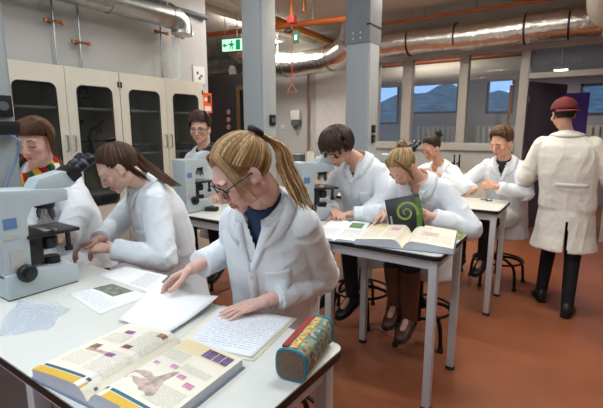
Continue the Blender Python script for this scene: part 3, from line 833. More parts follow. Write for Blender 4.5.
# ================================================================== microscopes
M_MIC = mat('microscope_grey', S(184, 194, 197), .42, var=.02)
M_MICB = mat('microscope_black', S(26, 26, 30), .35, var=.1)
M_LABELB = mat('label_blue', S(96, 128, 172), .5)
def yz_prism(mb, poly, x0, x1):
    M = Matrix(((0, 0, 1, 0), (1, 0, 0, 0), (0, 1, 0, 0), (0, 0, 0, 1)))
    return mb.prism(poly, x0, x1, M)
def microscope(x, y, lab, rz=0.0, z=TZ):
    """user sits towards local +y"""
    t = thing('microscope', lab, 'microscope', (x, y, z), rz, 'microscopes on the tables')
    base = yz_prism(MB(), [(-.125, 0.004), (.14, 0.004), (.145, .07), (.13, .085), (-.02, .10), (-.125, .10)], -.085, .085).build('base', M_MIC, t, bevel=.006)
    yz_prism(MB(), [(-.123, 0), (.138, 0), (.138, .006), (-.123, .006)], -.08, .08).build('rubber_skirt', M_MICB, base)
    arm = yz_prism(MB(), [(-.125, .08), (-.03, .08), (-.025, .30), (-.005, .345), (.135, .355), (.135, .395), (.12, .405), (-.11, .42), (-.125, .41)], -.075, .075).build('arm', M_MIC, t, bevel=.007)
    MB().bb((.075, -.11, .275), (.0775, -.065, .315)).build('blue_label', M_LABELB, arm)
    MB().bb((.075, -.115, .235), (.0772, -.06, .25)).build('printed_line', M_FRAME, arm)
    MB().bb((.075, -.10, .12), (.079, -.06, .19)).build('control_panel', M_FRAME, arm)
    # head and eyepieces
    hd = yz_prism(MB(), [(.005, .405), (.155, .405), (.185, .423), (.155, .468), (.135, .474), (.035, .450)], -.03, .062).build('head', M_MIC, t, bevel=.006)
    e = np.array([0, math.cos(.62), math.sin(.62)])
    p0 = np.array([.012, .157, .446])
    bino = MB().box(p0 + e * .022, (.115, .05, .055), np.array([(1, 0, 0), (0, e[1], -e[2]), (0, e[2], e[1])])).build('binocular_block', M_MICB, hd, bevel=.01)
    for s in (-1, 1):
        c = p0 + np.array([s * .031, 0, 0])
        MB().lathe([(.021, .03), (.021, .065), (.024, .067), (.024, .082), (.021, .084), (.021, .10), (.026, .102), (.027, .128), (.022, .135), (.012, .133)], c, e, 20).build('eyepiece', M_MICB, t)
        MB().lathe([(.0222, .086), (.0222, .098)], c, e, 20).build('eyepiece_ring', M_DGREY, t)
    # turret with objectives
    np_ = np.array([0, .075, .352])
    MB().lathe([(.0, .0), (.036, .0), (.04, -.012), (.034, -.03), (.0, -.032)], np_, (0, .2, 1), 22).build('turret', M_MICB, t)
    for k in range(4):
        a = k * PI / 2 + .5
        d = np.array([.35 * math.cos(a), .35 * math.sin(a), -1]); d /= np.linalg.norm(d)
        c = np_ + np.array([.02 * math.cos(a), .02 * math.sin(a), -.026])
        L = .045 if k != 1 else .062
        MB().lathe([(.012, 0), (.012, L * .6), (.008, L * .75), (.006, L)], c, d, 12).build('objective', M_STEEL if k % 2 else M_DGREY, t)
    # stage
    st = MB().bb((-.10, -.035, .222), (.085, .165, .236)).build('stage', M_MICB, t, bevel=.003)
    MB().bb((-.05, .04, .236), (.05, .066, .2385)).build('glass_slide', mat('slide_glass', S(190, 200, 205), .1, spec=.7), st)
    MB().bb((-.075, .03, .236), (-.05, .085, .246)).build('slide_clip', M_STEEL, st)
    MB().bb((.04, .068, .236), (.075, .078, .246)).build('slide_clip', M_STEEL, st)
    MB().cyl((.07, .12, .222), (.07, .12, .145), .010, n=12).cyl((.07, .12, .165), (.07, .12, .145), .016, n=12).build('stage_knob', M_MICB, st)
    MB().bb((-.05, -.03, .11), (.05, .03, .222)).build('stage_bracket', M_MICB, t, bevel=.004)
    MB().lathe([(.028, .155), (.034, .165), (.034, .20), (.026, .205), (.026, .222)], (0, .075, 0), n=20).build('condenser', M_MICB, t)
    MB().lathe([(.036, .085), (.036, .115), (.03, .12), (.0, .12)], (0, .075, 0), n=20).build('lamp_port', M_MICB, t)
    for s in (-1, 1):
        kb = MB().lathe([(.032, 0), (.034, .004), (.034, .026), (.03, .03), (.018, .031), (.018, .045), (.0, .046)], (s * .075, -.055, .095), (s, 0, 0), 22).build('focus_knob', M_MICB, t)
    return t
microscope(-1.835, .745, 'pale grey microscope in the left foreground beside printed sheet')
microscope(-2.60, 2.275, 'pale grey microscope in front of the young man in glasses')
q = onz(313, 219, TZ)
microscope(q[0], q[1], 'pale grey microscope the dark haired man looks into', math.radians(-30))
microscope(-1.52, 3.86, 'pale grey microscope the short haired man at the back looks into', math.radians(-25))

# ================================================================== paper and books
M_PAPER = mat('paper', S(244, 244, 242), .7, var=.01)
M_CREAM = mat('page_cream', S(240, 232, 212), .6, var=.02)
M_PEDGE = mat('page_edges', S(214, 218, 226), .7, var=.08, vscale=90, stretch=(.2, .2, 8))
M_COVER = mat('book_cover_grey', S(120, 132, 150), .45)
def stripe_mat(name, base, ink, scale, dirv, thr=.55, wobble=40.0):
    """printed or written lines: stripes broken up by noise, flat ink on paper"""
    if name in MATS: return MATS[name]
    m = bpy.data.materials.new(name); m.use_nodes = True
    nt = m.node_tree; b = nt.nodes['Principled BSDF']; b.inputs['Roughness'].default_value = .65
    uv = nt.nodes.new('ShaderNodeUVMap')
    sp = nt.nodes.new('ShaderNodeSeparateXYZ'); nt.links.new(uv.outputs[0], sp.inputs[0])
    mu = nt.nodes.new('ShaderNodeMath'); mu.operation = 'MULTIPLY'; mu.inputs[1].default_value = scale
    nt.links.new(sp.outputs['Y'], mu.inputs[0])
    fr = nt.nodes.new('ShaderNodeMath'); fr.operation = 'FRACT'; nt.links.new(mu.outputs[0], fr.inputs[0])
    gt = nt.nodes.new('ShaderNodeMath'); gt.operation = 'GREATER_THAN'; gt.inputs[1].default_value = thr; nt.links.new(fr.outputs[0], gt.inputs[0])
    mp = nt.nodes.new('ShaderNodeMapping'); mp.inputs['Scale'].default_value = (wobble, scale, 1); nt.links.new(uv.outputs[0], mp.inputs['Vector'])
    nz = nt.nodes.new('ShaderNodeTexNoise'); nz.inputs['Scale'].default_value = 1.0; nz.inputs['Detail'].default_value = 2; nt.links.new(mp.outputs[0], nz.inputs['Vector'])
    g2 = nt.nodes.new('ShaderNodeMath'); g2.operation = 'GREATER_THAN'; g2.inputs[1].default_value = .45; nt.links.new(nz.outputs['Fac'], g2.inputs[0])
    ml = nt.nodes.new('ShaderNodeMath'); ml.operation = 'MULTIPLY'; nt.links.new(gt.outputs[0], ml.inputs[0]); nt.links.new(g2.outputs[0], ml.inputs[1])
    mx = nt.nodes.new('ShaderNodeMix'); mx.data_type = 'RGBA'
    mx.inputs['A'].default_value = (*base, 1); mx.inputs['B'].default_value = (*ink, 1)
    nt.links.new(ml.outputs[0], mx.inputs['Factor']); nt.links.new(mx.outputs['Result'], b.inputs['Base Color'])
    MATS[name] = m
    return m
M_TEXT = stripe_mat('printed_text', S(240, 232, 212), S(178, 170, 158), 26, 1)
M_TEXTW = stripe_mat('printed_text_white', S(240, 240, 238), S(170, 170, 174), 24, 1)
M_HAND = stripe_mat('handwriting', S(242, 243, 245), S(200, 205, 218), 18, 1, .66, 30)
def uvgrid(name, fn, nu, nv, m, parent, off=None, thick=0.0):
    mb = MB().grid(fn, nu, nv)
    o = mb.build(name, m, parent, off=off, ang=80)
    me = o.data
    uvl = me.uv_layers.new(name='UVMap')
    UV = [(i / nu, j / nv) for i in range(nu + 1) for j in range(nv + 1)]
    arr = np.zeros(len(me.loops), dtype=np.int32); me.loops.foreach_get('vertex_index', arr)
    uvl.data.foreach_set('uv', np.array([UV[i] for i in arr], dtype=np.float32).ravel())
    if thick:
        s = o.modifiers.new('thickness', 'SOLIDIFY'); s.thickness = thick; s.offset = -1
    return o
def open_book(name, lab, s0, s1, pw, thick, prints, z=TZ, edge_mat=None, cover=None, pagem=None, cat='book'):
    """s0: near end of the spine valley, s1: far end; pages spread left and right of it"""
    s0 = np.array(s0[:2]); s1 = np.array(s1[:2])
    yv = s1 - s0; H_ = np.linalg.norm(yv); a = math.atan2(-yv[0], yv[1])
    c = (s0 + s1) / 2
    t = thing(name, lab, cat, (c[0], c[1], z), a)
    def prof(u):  # height above the table along a page
        return .006 + thick * (min(1, (u / .16)) ** .6) * (1 - .42 * max(0, (u - .16) / .84) ** 1.4)
    cv = MB().bb((-pw - .006, -H_ / 2 - .005, 0), (pw + .006, H_ / 2 + .005, .004)).build('cover', cover or M_COVER, t, bevel=.001)
    for s, nm in ((-1, 'page_block'), (1, 'page_block')):
        us = np.linspace(0, 1, 15)
        rings = []
        for v in (-H_ / 2, H_ / 2):
            top = [(s * (u * pw), v, prof(u)) for u in us]
            bot = [(s * (u * (pw + .02 * (prof(1) / .03) * 0)), v, .004) for u in us[::-1]]
            rings.append(top + bot)
        MB().loft(rings).build(nm, edge_mat or M_PEDGE, t, ang=50)
        def srf(u0, u1, v0, v1, lift):
            return lambda a_, b_: (s * pw * (u0 + (u1 - u0) * a_), -H_ / 2 + H_ * (v0 + (v1 - v0) * b_), prof(u0 + (u1 - u0) * a_) + lift)
        pg = uvgrid('page', srf(0.0, 1.0, 0.0, 1.0, .0006), 16, 2, pagem or M_CREAM, t)
        for (sd, u0, u1, v0, v1, nm2, m) in prints:
            if sd == s:
                uvgrid(nm2, srf(u0, u1, v0, v1, .0014), 8, 2, m, pg)
    return t
M_YBAND = mat('yellow_band', S(222, 178, 60), .55)
M_TEAL = mat('teal_line', S(60, 104, 120), .55)
M_PURP = mat('purple_photo', S(140, 80, 140), .5, var=.5, vscale=60)
M_BROWNP = mat('brown_photo', S(150, 110, 80), .5, var=.5, vscale=70)
M_PINKP = mat('pink_cell', S(214, 150, 180), .5, var=.2, vscale=60)
M_FLESH = mat('flesh_drawing', S(196, 172, 158), .5, var=.4, vscale=50)
M_SAND = mat('sand_tint', S(236, 216, 172), .6, var=.05)
pr_ = []
for s in (-1, 1):
    pr_ += [(s, .0, 1, .0, .075, 'yellow_band', M_YBAND), (s, .03, .97, .085, .115, 'teal_line', M_TEAL)]
# left page (u grows to the left)
pr_ += [(-1, .08, .46, .18, .50, 'text_block', M_TEXT), (-1, .08, .46, .56, .93, 'text_block', M_TEXT), (-1, .54, .92, .20, .40, 'text_block', M_TEXT),
        (-1, .54, .92, .62, .78, 'text_block', M_TEXT), (-1, .32, .46, .40, .46, 'photo', M_PURP), (-1, .3, .44, .57, .63, 'photo', mat('maroon_photo', S(120, 50, 60), .5, var=.4, vscale=70)),
        (-1, .62, .78, .80, .86, 'photo', M_PURP), (-1, .12, .26, .86, .93, 'photo', M_BROWNP), (-1, .72, .86, .46, .54, 'photo', M_BROWNP), (-1, .44, .86, .42, .46, 'drawing', M_FLESH)]
pr_ += [(1, .06, .94, .80, .97, 'tinted_panel', M_SAND), (1, .56, .94, .82, .95, 'photo', mat('violet_photo', S(112, 92, 130), .5, var=.6, vscale=40)), (1, .08, .48, .64, .78, 'text_block', M_TEXT), (1, .56, .94, .16, .36, 'text_block', M_TEXT),
        (1, .54, .94, .58, .66, 'text_block', M_TEXT), (1, .42, .52, .55, .60, 'cell_picture', M_PINKP), (1, .62, .72, .48, .53, 'cell_picture', M_PINKP), (1, .78, .9, .42, .48, 'cell_picture', M_PINKP), (1, .2, .28, .52, .56, 'cell_picture', M_PINKP)]
S0 = onz(87, 398, TZ + .02); S1 = onz(181, 342, TZ + .02)
bk = open_book('open_textbook', 'thick open textbook with yellow banded pages in the foreground', S0, S1, .225, .036, pr_)
# reclining animal drawing on the right page
an = MB()
Hb = np.linalg.norm((S1 - S0)[:2])
def onpage(u, v):
    return np.array([.225 * u, -Hb / 2 + Hb * v, .006 + .036 * (min(1, u / .16)) ** .6 * (1 - .42 * max(0, (u - .16) / .84) ** 1.4) + .0022])
outl = [(.10, .30), (.16, .36), (.24, .40), (.34, .41), (.44, .38), (.50, .44), (.54, .52), (.60, .54), (.58, .46), (.56, .38), (.62, .30), (.66, .22), (.60, .18), (.52, .22), (.46, .20), (.40, .24), (.30, .25), (.22, .30), (.14, .26)]
cc = np.mean([onpage(*p) for p in outl], axis=0)
V = [cc] + [onpage(*p) for p in outl]
an.add(V, [(0, i + 1, (i + 1) % len(outl) + 1) for i in range(len(outl))])
pgs = [c for c in bk.children if c.name.startswith('page') and not c.name.startswith('page_block')]
an.build('animal_drawing', M_FLESH, pgs[-1])

# loose sheets
def sheet(name, lab, quad, m, cat='paper', lifts=(0, 0, 0, 0), z=TZ + .001, nu=10, nv=8, bulge=.0, prints=(), group=None):
    q = [np.array([*p[:2], 0]) for p in quad]
    base = sum(q) / 4
    t = thing(name, lab, cat, (base[0], base[1], z), group=group)
    def P(a, b, l=0.0):
        p = (q[0] * (1 - a) + q[1] * a) * (1 - b) + (q[3] * (1 - a) + q[2] * a) * b
        zz = (lifts[0] * (1 - a) ** 2 + lifts[1] * a ** 2) * (1 - b) ** 2 + (lifts[3] * (1 - a) ** 2 + lifts[2] * a ** 2) * b ** 2 + bulge * math.sin(PI * a) * math.sin(PI * b)
        return (p[0] - base[0], p[1] - base[1], zz + l + .0008)
    s = uvgrid('sheet', lambda a, b: P(a, b), nu, nv, m, t, thick=.0008)
    for (a0, a1, b0, b1, nm, mm) in prints:
        uvgrid(nm, lambda a, b: P(a0 + (a1 - a0) * a, b0 + (b1 - b0) * b, .0006), 6, 6, mm, s)
    return t
M_PHOTO = mat('grey_photo', S(120, 124, 110), .5, var=.7, vscale=40)
sheet('printed_sheet', 'printed sheet with a grey photograph beside the microscope base', [onz(100, 315, TZ), onz(150, 296, TZ), onz(112, 283, TZ), onz(68, 294, TZ)], M_PAPER, prints=[(.06, .42, .1, .9, 'text_block', M_TEXTW), (.5, .96, .35, .95, 'photo', M_PHOTO)], bulge=.006)
sheet('printed_sheet', 'printed sheet lying closest to the hands of the ponytailed woman', [onz(150, 293, TZ), onz(168, 276, TZ), onz(125, 266, TZ), onz(96, 275, TZ)], M_PAPER, z=TZ + .0005, prints=[(.1, .9, .1, .4, 'text_block', M_TEXTW)])
sheet('notebook_pages', 'handwritten notebook page under the woman\'s left hand', [onz(186, 343, TZ + .01), onz(252, 356, TZ + .01), onz(294, 317, TZ + .01), onz(222, 306, TZ + .01)], M_PAPER, z=TZ + .006, prints=[(.05, .95, .08, .92, 'handwriting', M_HAND)])
sheet('notebook_pages', 'closed pad of pages lying under the handwritten page', [onz(170, 346, TZ), onz(254, 362, TZ), onz(297, 319, TZ), onz(222, 306, TZ)], M_CREAM, z=TZ + .0015)
sheet('white_sheet', 'blank white sheet lifted by the woman\'s right hand', [onz(118, 319, TZ + .01), onz(166, 335, TZ + .01), onz(219, 297, TZ + .03), onz(156, 280, TZ + .04)], M_PAPER, z=TZ + .008, lifts=(.0, .004, .025, .03), bulge=.006)

# crumpled clear plastic bag
t = thing('plastic_bag', 'crumpled clear plastic bag on the table before the microscope', 'bag', (*onz(28, 318, TZ)[:2], TZ))
qb = [onz(-6, 338, TZ), onz(50, 329, TZ), onz(72, 308, TZ), onz(18, 300, TZ)]
c0 = np.array(t.location)
def bagf(top):
    def fn(a, b):
        p = (qb[0] * (1 - a) + qb[1] * a) * (1 - b) + (qb[3] * (1 - a) + qb[2] * a) * b - c0
        e = (4 * a * (1 - a) * 4 * b * (1 - b)) ** .35
        h = .0015 + (e * (.016 + .011 * math.sin(17 * a + 9 * b) * math.sin(13 * b - 6 * a) + .006 * math.sin(41 * a - 23 * b)) if top else .0)
        return (p[0] + .01 * math.sin(9 * b), p[1] + .008 * math.sin(11 * a), max(h, .001))
    return fn
mb = MB().grid(bagf(True), 30, 22)
M_BAG = mat('clear_bag', S(214, 226, 240), .12, var=.1, spec=.8, alpha=.27, bump=.5, bscale=60)
mb.build('film', M_BAG, t, ang=25)
MB().grid(bagf(False), 4, 4).build('film_underside', M_BAG, t)

# pencil case
pa = onz(291, 366, TZ + .042); pb = onz(320, 330, TZ + .042)
dv = (pb - pa); Lc = np.linalg.norm(dv[:2]); ac = math.atan2(-dv[0], dv[1])
t = thing('pencil_case', 'patterned fabric pencil case with red zip and turquoise piping', 'pencil case', (*((pa + pb) / 2)[:2], TZ), ac)
def ringp(y, s=1.0, n=36):
    pts = []
    for k in range(n):
        a = 2 * PI * k / n
        r = .044 * (1 / (abs(math.cos(a)) ** 3.2 + abs(math.sin(a)) ** 3.2) ** (1 / 3.2)) * s
        pts.append((r * math.cos(a) * .95, y, .044 + r * math.sin(a)))
    return pts
ys = np.linspace(-Lc / 2, Lc / 2, 9)
mc = bpy.data.materials.new('patterned_fabric'); mc.use_nodes = True
nt = mc.node_tree; b_ = nt.nodes['Principled BSDF']; b_.inputs['Roughness'].default_value = .7
tcn = nt.nodes.new('ShaderNodeTexCoord')
vo = nt.nodes.new('ShaderNodeTexVoronoi'); vo.inputs['Scale'].default_value = 95
rp = nt.nodes.new('ShaderNodeValToRGB'); rp.color_ramp.interpolation = 'CONSTANT'
cols = [(0, S(170, 172, 140)), (.3, S(92, 134, 122)), (.5, S(150, 150, 116)), (.68, S(150, 70, 52)), (.76, S(78, 122, 116)), (.9, S(190, 186, 160))]
for i, (p_, c_) in enumerate(cols):
    e = rp.color_ramp.elements[i] if i < 2 else rp.color_ramp.elements.new(p_)
    e.position = p_; e.color = (*c_, 1)
nt.links.new(tcn.outputs['Object'], vo.inputs['Vector'])
nt.links.new(vo.outputs['Color'], rp.inputs['Fac']); nt.links.new(rp.outputs['Color'], b_.inputs['Base Color'])
MB().loft([ringp(y, 1.0 - .05 * abs(2 * y / Lc) ** 6) for y in ys]).build('fabric_body', mc, t, ang=50)
for s, nm in ((-1, 'end_panel'), (1, 'end_panel')):
    MB().loft([ringp(s * (Lc / 2 - .001), .93), ringp(s * (Lc / 2 + .004), .90)]).build(nm, mat('brown_cord', S(112, 92, 76), .8, var=.3, vscale=200), t)
    MB().tube(ringp(s * Lc / 2, .97), .004, 8, True).build('piping', mat('turquoise', S(44, 128, 150), .6), t)
MB().bb((-.030, -Lc / 2 + .01, .083), (-.012, Lc / 2 - .01, .0905)).build('zip', mat('red_zip', S(150, 44, 44), .6), t, bevel=.002)
MB().bb((-.008, -Lc / 2 + .01, .084), (.012, Lc / 2 - .01, .0895)).build('stitched_band', mat('gold_trim', S(196, 160, 90), .6, var=.6, vscale=120), t, bevel=.002)

# ---- second row table: open books, leaflet, standing textbook
pr2 = [(s, .08, .48, .12, .9, 'text_block', M_TEXT) for s in (-1, 1)] + [(s, .54, .94, .12, .55, 'text_block', M_TEXT) for s in (-1, 1)] + [(1, .3, .66, .40, .62, 'picture', M_FLESH), (-1, .54, .94, .6, .92, 'picture', M_SAND), (-1, .2, .4, .5, .7, 'picture', M_PINKP)]
s0 = onz(402, 246, TZ + .02); s1 = onz(413, 229, TZ + .02)
open_book('open_textbook', 'thick open book with cream pages at the right table corner', s0, s1, .262, .045, pr2)
s0 = onz(334, 240, TZ + .01); s1 = onz(350, 222, TZ + .01)
open_book('open_magazine', 'thin open magazine left of the thick book on the second table', s0, s1, .14, .012, [(s, .1, .9, .1, .5, 'text_block', M_TEXTW) for s in (-1, 1)] + [(1, .2, .8, .6, .9, 'picture', mat('green_print', S(96, 140, 84), .5))], pagem=M_PAPER)
t = sheet('leaflet', 'colourful leaflet on the right end of the second table', [onz(444, 237, TZ), onz(460, 240, TZ), onz(469, 231, TZ), onz(455, 228, TZ)], mat('leaflet_print', S(150, 150, 84), .5, var=.8, vscale=40), z=TZ + .001, prints=[(.2, .5, .2, .6, 'picture', mat('red_print', S(180, 60, 50), .5)), (.55, .9, .4, .9, 'picture', mat('green_print', S(96, 140, 84), .5))], bulge=.012)
# standing textbook with a green spiral
ctr = ony(407, 231, 2.47)
tb = thing('textbook', 'black textbook with a green spiral on its cover held upright', 'book', (ctr[0], 2.49, ctr[2] - .025), math.radians(18))
tb.rotation_euler = (math.radians(-16), math.radians(-14), math.radians(16))
bw, bh = .215, .24
MB().bb((-bw / 2, 0, 0), (bw / 2, .004, bh)).build('front_cover', mat('cover_black', S(26, 28, 24), .3), tb, bevel=.001)
MB().bb((-bw / 2 + .004, .004, .003), (bw / 2 - .004, .024, bh - .003)).build('page_block', M_PEDGE, tb)
MB().bb((-bw / 2, .024, 0), (bw / 2, .028, bh)).build('back_cover', mat('cover_black', S(26, 28, 24), .3), tb, bevel=.001)
MB().bb((-bw / 2 - .003, 0, 0), (-bw / 2, .028, bh)).build('spine', M_PAPER, tb)
gsp = mat('spiral_green', S(128, 150, 52), .4, var=.3, vscale=50)
sp = []; rr = []
for a in np.linspace(0, 1, 60):
    th = -1.2 + a * 3.5 * PI
    r = .012 + .062 * a ** 1.35
    sp.append((.012 - r * math.cos(th) * 1.0, -.002, .135 + r * math.sin(th))); rr.append(.003 + .0065 * a)
sp2 = [p for p in sp]
MB().tube(sp2, rr, 8, flat=.25, hint=(0, 1, 0)).build('spiral', gsp, tb)
sw = [(.075 + .02 * math.sin(a * 2), -.0015, .02 + .2 * a) for a in np.linspace(0, 1, 10)]
MB().tube(sw, [.02 * (1 - .5 * abs(a - .5)) for a in np.linspace(0, 1, 10)], 8, flat=.1, hint=(0, 1, 0)).build('green_sweep', mat('spiral_dark_green', S(74, 104, 40), .4), tb)
lt = MB()
for k in range(8):
    lt.bb((-.092, -.0015, .03 + .013 * k), (-.080, -.0003, .038 + .013 * k))
lt.build('cover_lettering', M_FRAME, tb, smooth=False)
# small things on the third table
for k, (px, py) in enumerate(((484, 200), (489, 201))):
    q = onz(px, py, TZ)
    t = thing('slide_clip', ['small dark clip on the third table, left one', 'small dark clip on the third table, right one'][k], 'clip', (q[0], q[1], TZ), .6 * k, 'clips on the third table')
    MB().bb((-.03, -.006, 0), (.03, .006, .008)).build('bar', M_DGREY, t, bevel=.002)
    MB().cyl((.02, 0, .004), (.02, 0, .02), .006, n=10).build('peg', M_STEEL, t)

# ================================================================== people
from mathutils.bvhtree import BVHTree
def vnoise(P, seed=0):
    P = np.asarray(P, float)
    I = np.floor(P).astype(np.int64); F = P - I
    F = F * F * (3 - 2 * F)
    def h(ix, iy, iz):
        n = (ix * 374761393 + iy * 668265263 + iz * 2147483647 + seed * 1274126177) & 0xffffffff
        n = ((n ^ (n >> 13)) * 1274126177) & 0xffffffff
        return ((n ^ (n >> 16)) & 0xffff) / 65535.0
    out = 0
    for dx in (0, 1):
        wx = F[:, 0] if dx else 1 - F[:, 0]
        for dy in (0, 1):
            wy = F[:, 1] if dy else 1 - F[:, 1]
            for dz in (0, 1):
                wz = F[:, 2] if dz else 1 - F[:, 2]
                out = out + wx * wy * wz * h(I[:, 0] + dx, I[:, 1] + dy, I[:, 2] + dz)
    return out
def nrm(v):
    v = np.asarray(v, float); return v / (np.linalg.norm(v) + 1e-12)
def fuse(mb, voxel, smooth=4, fac=0.5):
    me = mb.mesh('tmp')
    bm = bmesh.new(); bm.from_mesh(me); bmesh.ops.recalc_face_normals(bm, faces=bm.faces); bm.to_mesh(me); bm.free()
    o = bpy.data.objects.new('tmp', me); COL.objects.link(o)
    r = o.modifiers.new('r', 'REMESH'); r.mode = 'VOXEL'; r.voxel_size = voxel; r.adaptivity = 0
    if smooth:
        s = o.modifiers.new('s', 'SMOOTH'); s.factor = fac; s.iterations = smooth
    dg = bpy.context.evaluated_depsgraph_get()
    ev = o.evaluated_get(dg)
    out = bpy.data.meshes.new_from_object(ev, depsgraph=dg)
    bpy.data.objects.remove(o); bpy.data.meshes.remove(me)
    return out
def get_v(me):
    a = np.zeros(len(me.vertices) * 3); me.vertices.foreach_get('co', a); return a.reshape(-1, 3)
def get_n(me):
    a = np.zeros(len(me.vertices) * 3, dtype=np.float32); me.vertex_normals.foreach_get('vector', a); return a.reshape(-1, 3).astype(float)
def set_v(me, V):
    me.vertices.foreach_set('co', np.ascontiguousarray(V).ravel()); me.update()
def drop_faces(me, mask_v):
    """delete the faces all of whose vertices are masked"""
    bm = bmesh.new(); bm.from_mesh(me); bm.verts.ensure_lookup_table()
    dead = [f for f in bm.faces if all(mask_v[v.index] for v in f.verts)]
    bmesh.ops.delete(bm, geom=dead, context='FACES')
    bm.to_mesh(me); bm.free()
def bvh_of(me):
    V = get_v(me)
    return BVHTree.FromPolygons([tuple(v) for v in V], [tuple(p.vertices) for p in me.polygons])
def link_mesh(name, me, m, parent, off):
    set_v(me, get_v(me) - np.asarray(off))
    me.materials.clear(); me.materials.append(m)
    me.shade_smooth()
    o = bpy.data.objects.new(name, me); COL.objects.link(o); o.parent = parent
    return o

SHELF = None
def dirv(az, el):
    az, el = math.radians(az), math.radians(el)
    return np.array([math.sin(az) * math.cos(el), math.cos(az) * math.cos(el), math.sin(el)])
HC = np.array([0, -.016, .03]); HR = np.array([.078, .098, .088])
def hs(d, lift=0.0):
    """point on the scalp ellipsoid in direction d"""
    d = nrm(d)
    t = 1.0 / math.sqrt(((d / HR) ** 2).sum())
    return HC + d * (t + lift)
def slerp(a, b, t):
    a, b = nrm(a), nrm(b)
    o = math.acos(max(-1, min(1, a @ b)))
    if o < 1e-4: return a
    return (math.sin((1 - t) * o) * a + math.sin(t * o) * b) / math.sin(o)

def hand(mb, W, d, n, side, s=1.0, curl=(.25, .3, .2), spread=.06, thumb=(.75, .55, .25)):
    d = nrm(d); n = nrm(np.asarray(n, float) - d * (np.asarray(n, float) @ d))
    l = np.cross(d, n) * (1 if side == 'R' else -1)
    offs = (.031, .0105, -.0105, -.030)
    lens = ((.044, .026, .020), (.048, .030, .021), (.044, .028, .020), (.035, .021, .018))
    basez = (.088, .092, .088, .080)
    rad = (.0092, .0095, .009, .008)
    tips = []
    mb.ell(W + d * .048 * s, (.036 * s, .055 * s, .0135 * s), np.column_stack([l, d, n]))
    mb.caps(W - d * .03 * s, W + d * .02 * s, .023 * s, .024 * s)
    for k in range(4):
        b = W + s * (d * basez[k] + l * offs[k])
        mb.caps(W + s * (d * .02 + l * offs[k] * .6), b, .0125 * s, .0108 * s)
        fd = nrm(d + l * (offs[k] / .03) * spread)
        ang = 0; p = b
        for j in range(3):
            c = curl[j] if not hasattr(curl[j], '__len__') else curl[j][k]
            ang += c
            q = p + s * lens[k][j] * (fd * math.cos(ang) + n * math.sin(ang))
            mb.caps(p, q, rad[k] * s * (1 - .08 * j), rad[k] * s * (1 - .08 * (j + 1)), n=10)
            p = q
        tips.append(p)
    td = nrm(d * thumb[1] + l * thumb[0] + n * thumb[2])
    p = W + s * (d * .022 + l * .026 + n * .006)
    q = p + s * td * .044; mb.caps(p, q, .0145 * s, .012 * s, n=10)
    td2 = nrm(td * .75 + d * .5); r_ = q + s * td2 * .032; mb.caps(q, r_, .0115 * s, .0105 * s, n=10)
    td3 = nrm(td2 * .8 + d * .4); u = r_ + s * td3 * .024; mb.caps(r_, u, .0105 * s, .0085 * s, n=10)
    return tips

def head_prims(mb, c, M, s, jaw=1.0):
    def T(p): return c + M @ (np.asarray(p, float) * s)
    def E(p, r, R=None): mb.ell(T(p), np.asarray(r) * s, M if R is None else M @ R, nu=24, nv=16)
    E((0, -.018, .03), (.073, .093, .082))
    E((0, .018, .0), (.065, .070, .086))
    E((0, .024, -.052), (.054 * jaw, .060, .050))
    E((0, .064, -.092), (.022 * jaw, .018, .017))
    for x in (-1, 1):
        E((x * .044 * jaw, .002, -.058), (.020, .036, .030))
        E((x * .040, .058, -.028), (.026, .023, .024))
        E((x * .027, .076, .020), (.027, .013, .009))
        E((x * .031, .0665, -.003), (.0155, .0155, .0125))
        E((x * .0105, .092, -.040), (.0085, .010, .0075))
        a = x * .25
        R = np.array([(math.cos(a), -math.sin(a), 0), (math.sin(a), math.cos(a), 0), (0, 0, 1)])
        E((x * .0755, -.014, -.010), (.0075, .019, .032), R)
        E((x * .071, -.004, -.026), (.012, .012, .014))
    mb.caps(T((0, .082, .012)), T((0, .102, -.034)), .0075 * s, .0115 * s)
    E((0, .083, -.0625), (.021, .011, .0058))
    E((0, .081, -.0735), (.0175, .011, .0066))
    mb.caps(T((0, -.028, -.03)), T((0, -.036, -.10)), .050 * s, .046 * s)

def ik(Sh, W, L1, L2, pole):
    v = W - Sh; D = np.linalg.norm(v)
    if D > (L1 + L2) * .985:
        k = D / ((L1 + L2) * .985); L1 *= k; L2 *= k
    x = (L1 * L1 - L2 * L2 + D * D) / (2 * D)
    h = math.sqrt(max(L1 * L1 - x * x, 1e-6))
    u = v / D; p = np.asarray(pole, float); p = nrm(p - u * (p @ u))
    return Sh + u * x + p * h

M_COAT = mat('lab_coat_cotton', S(232, 236, 240), .85, var=.015, bump=.06, bscale=300, sheen=.15, fold=.18)
M_SKIN = mat('skin', (1, 1, 1), .48, var=.04, vscale=40, attr='tint', sss=.12, spec=.35)
M_HAIR = mat('hair', (1, 1, 1), .55, var=.2, vscale=90, attr='tint', spec=.3)
M_LASH = mat('eyelash_dark', S(40, 26, 22), .6)
M_EYEW = mat('eye_white', S(220, 214, 208), .3)
M_IRIS = mat('iris_brown', S(48, 34, 26), .2)
M_MOUTH = mat('mouth_line', S(130, 62, 60), .5)

def lock(mb, pts, w, flat=.5, n=6, hint=(0, 0, 1), taper=(.55, .25)):
    m = len(pts)
    r = []
    for i in range(m):
        t = i / (m - 1)
        k = min(1, taper[0] + t * 4 * (1 - taper[0])) if t < .25 else (1 if t < .6 else 1 - (1 - taper[1]) * ((t - .6) / .4))
        r.append(w * k)
    mb.tube(pts, r, n, flat=flat, hint=hint)

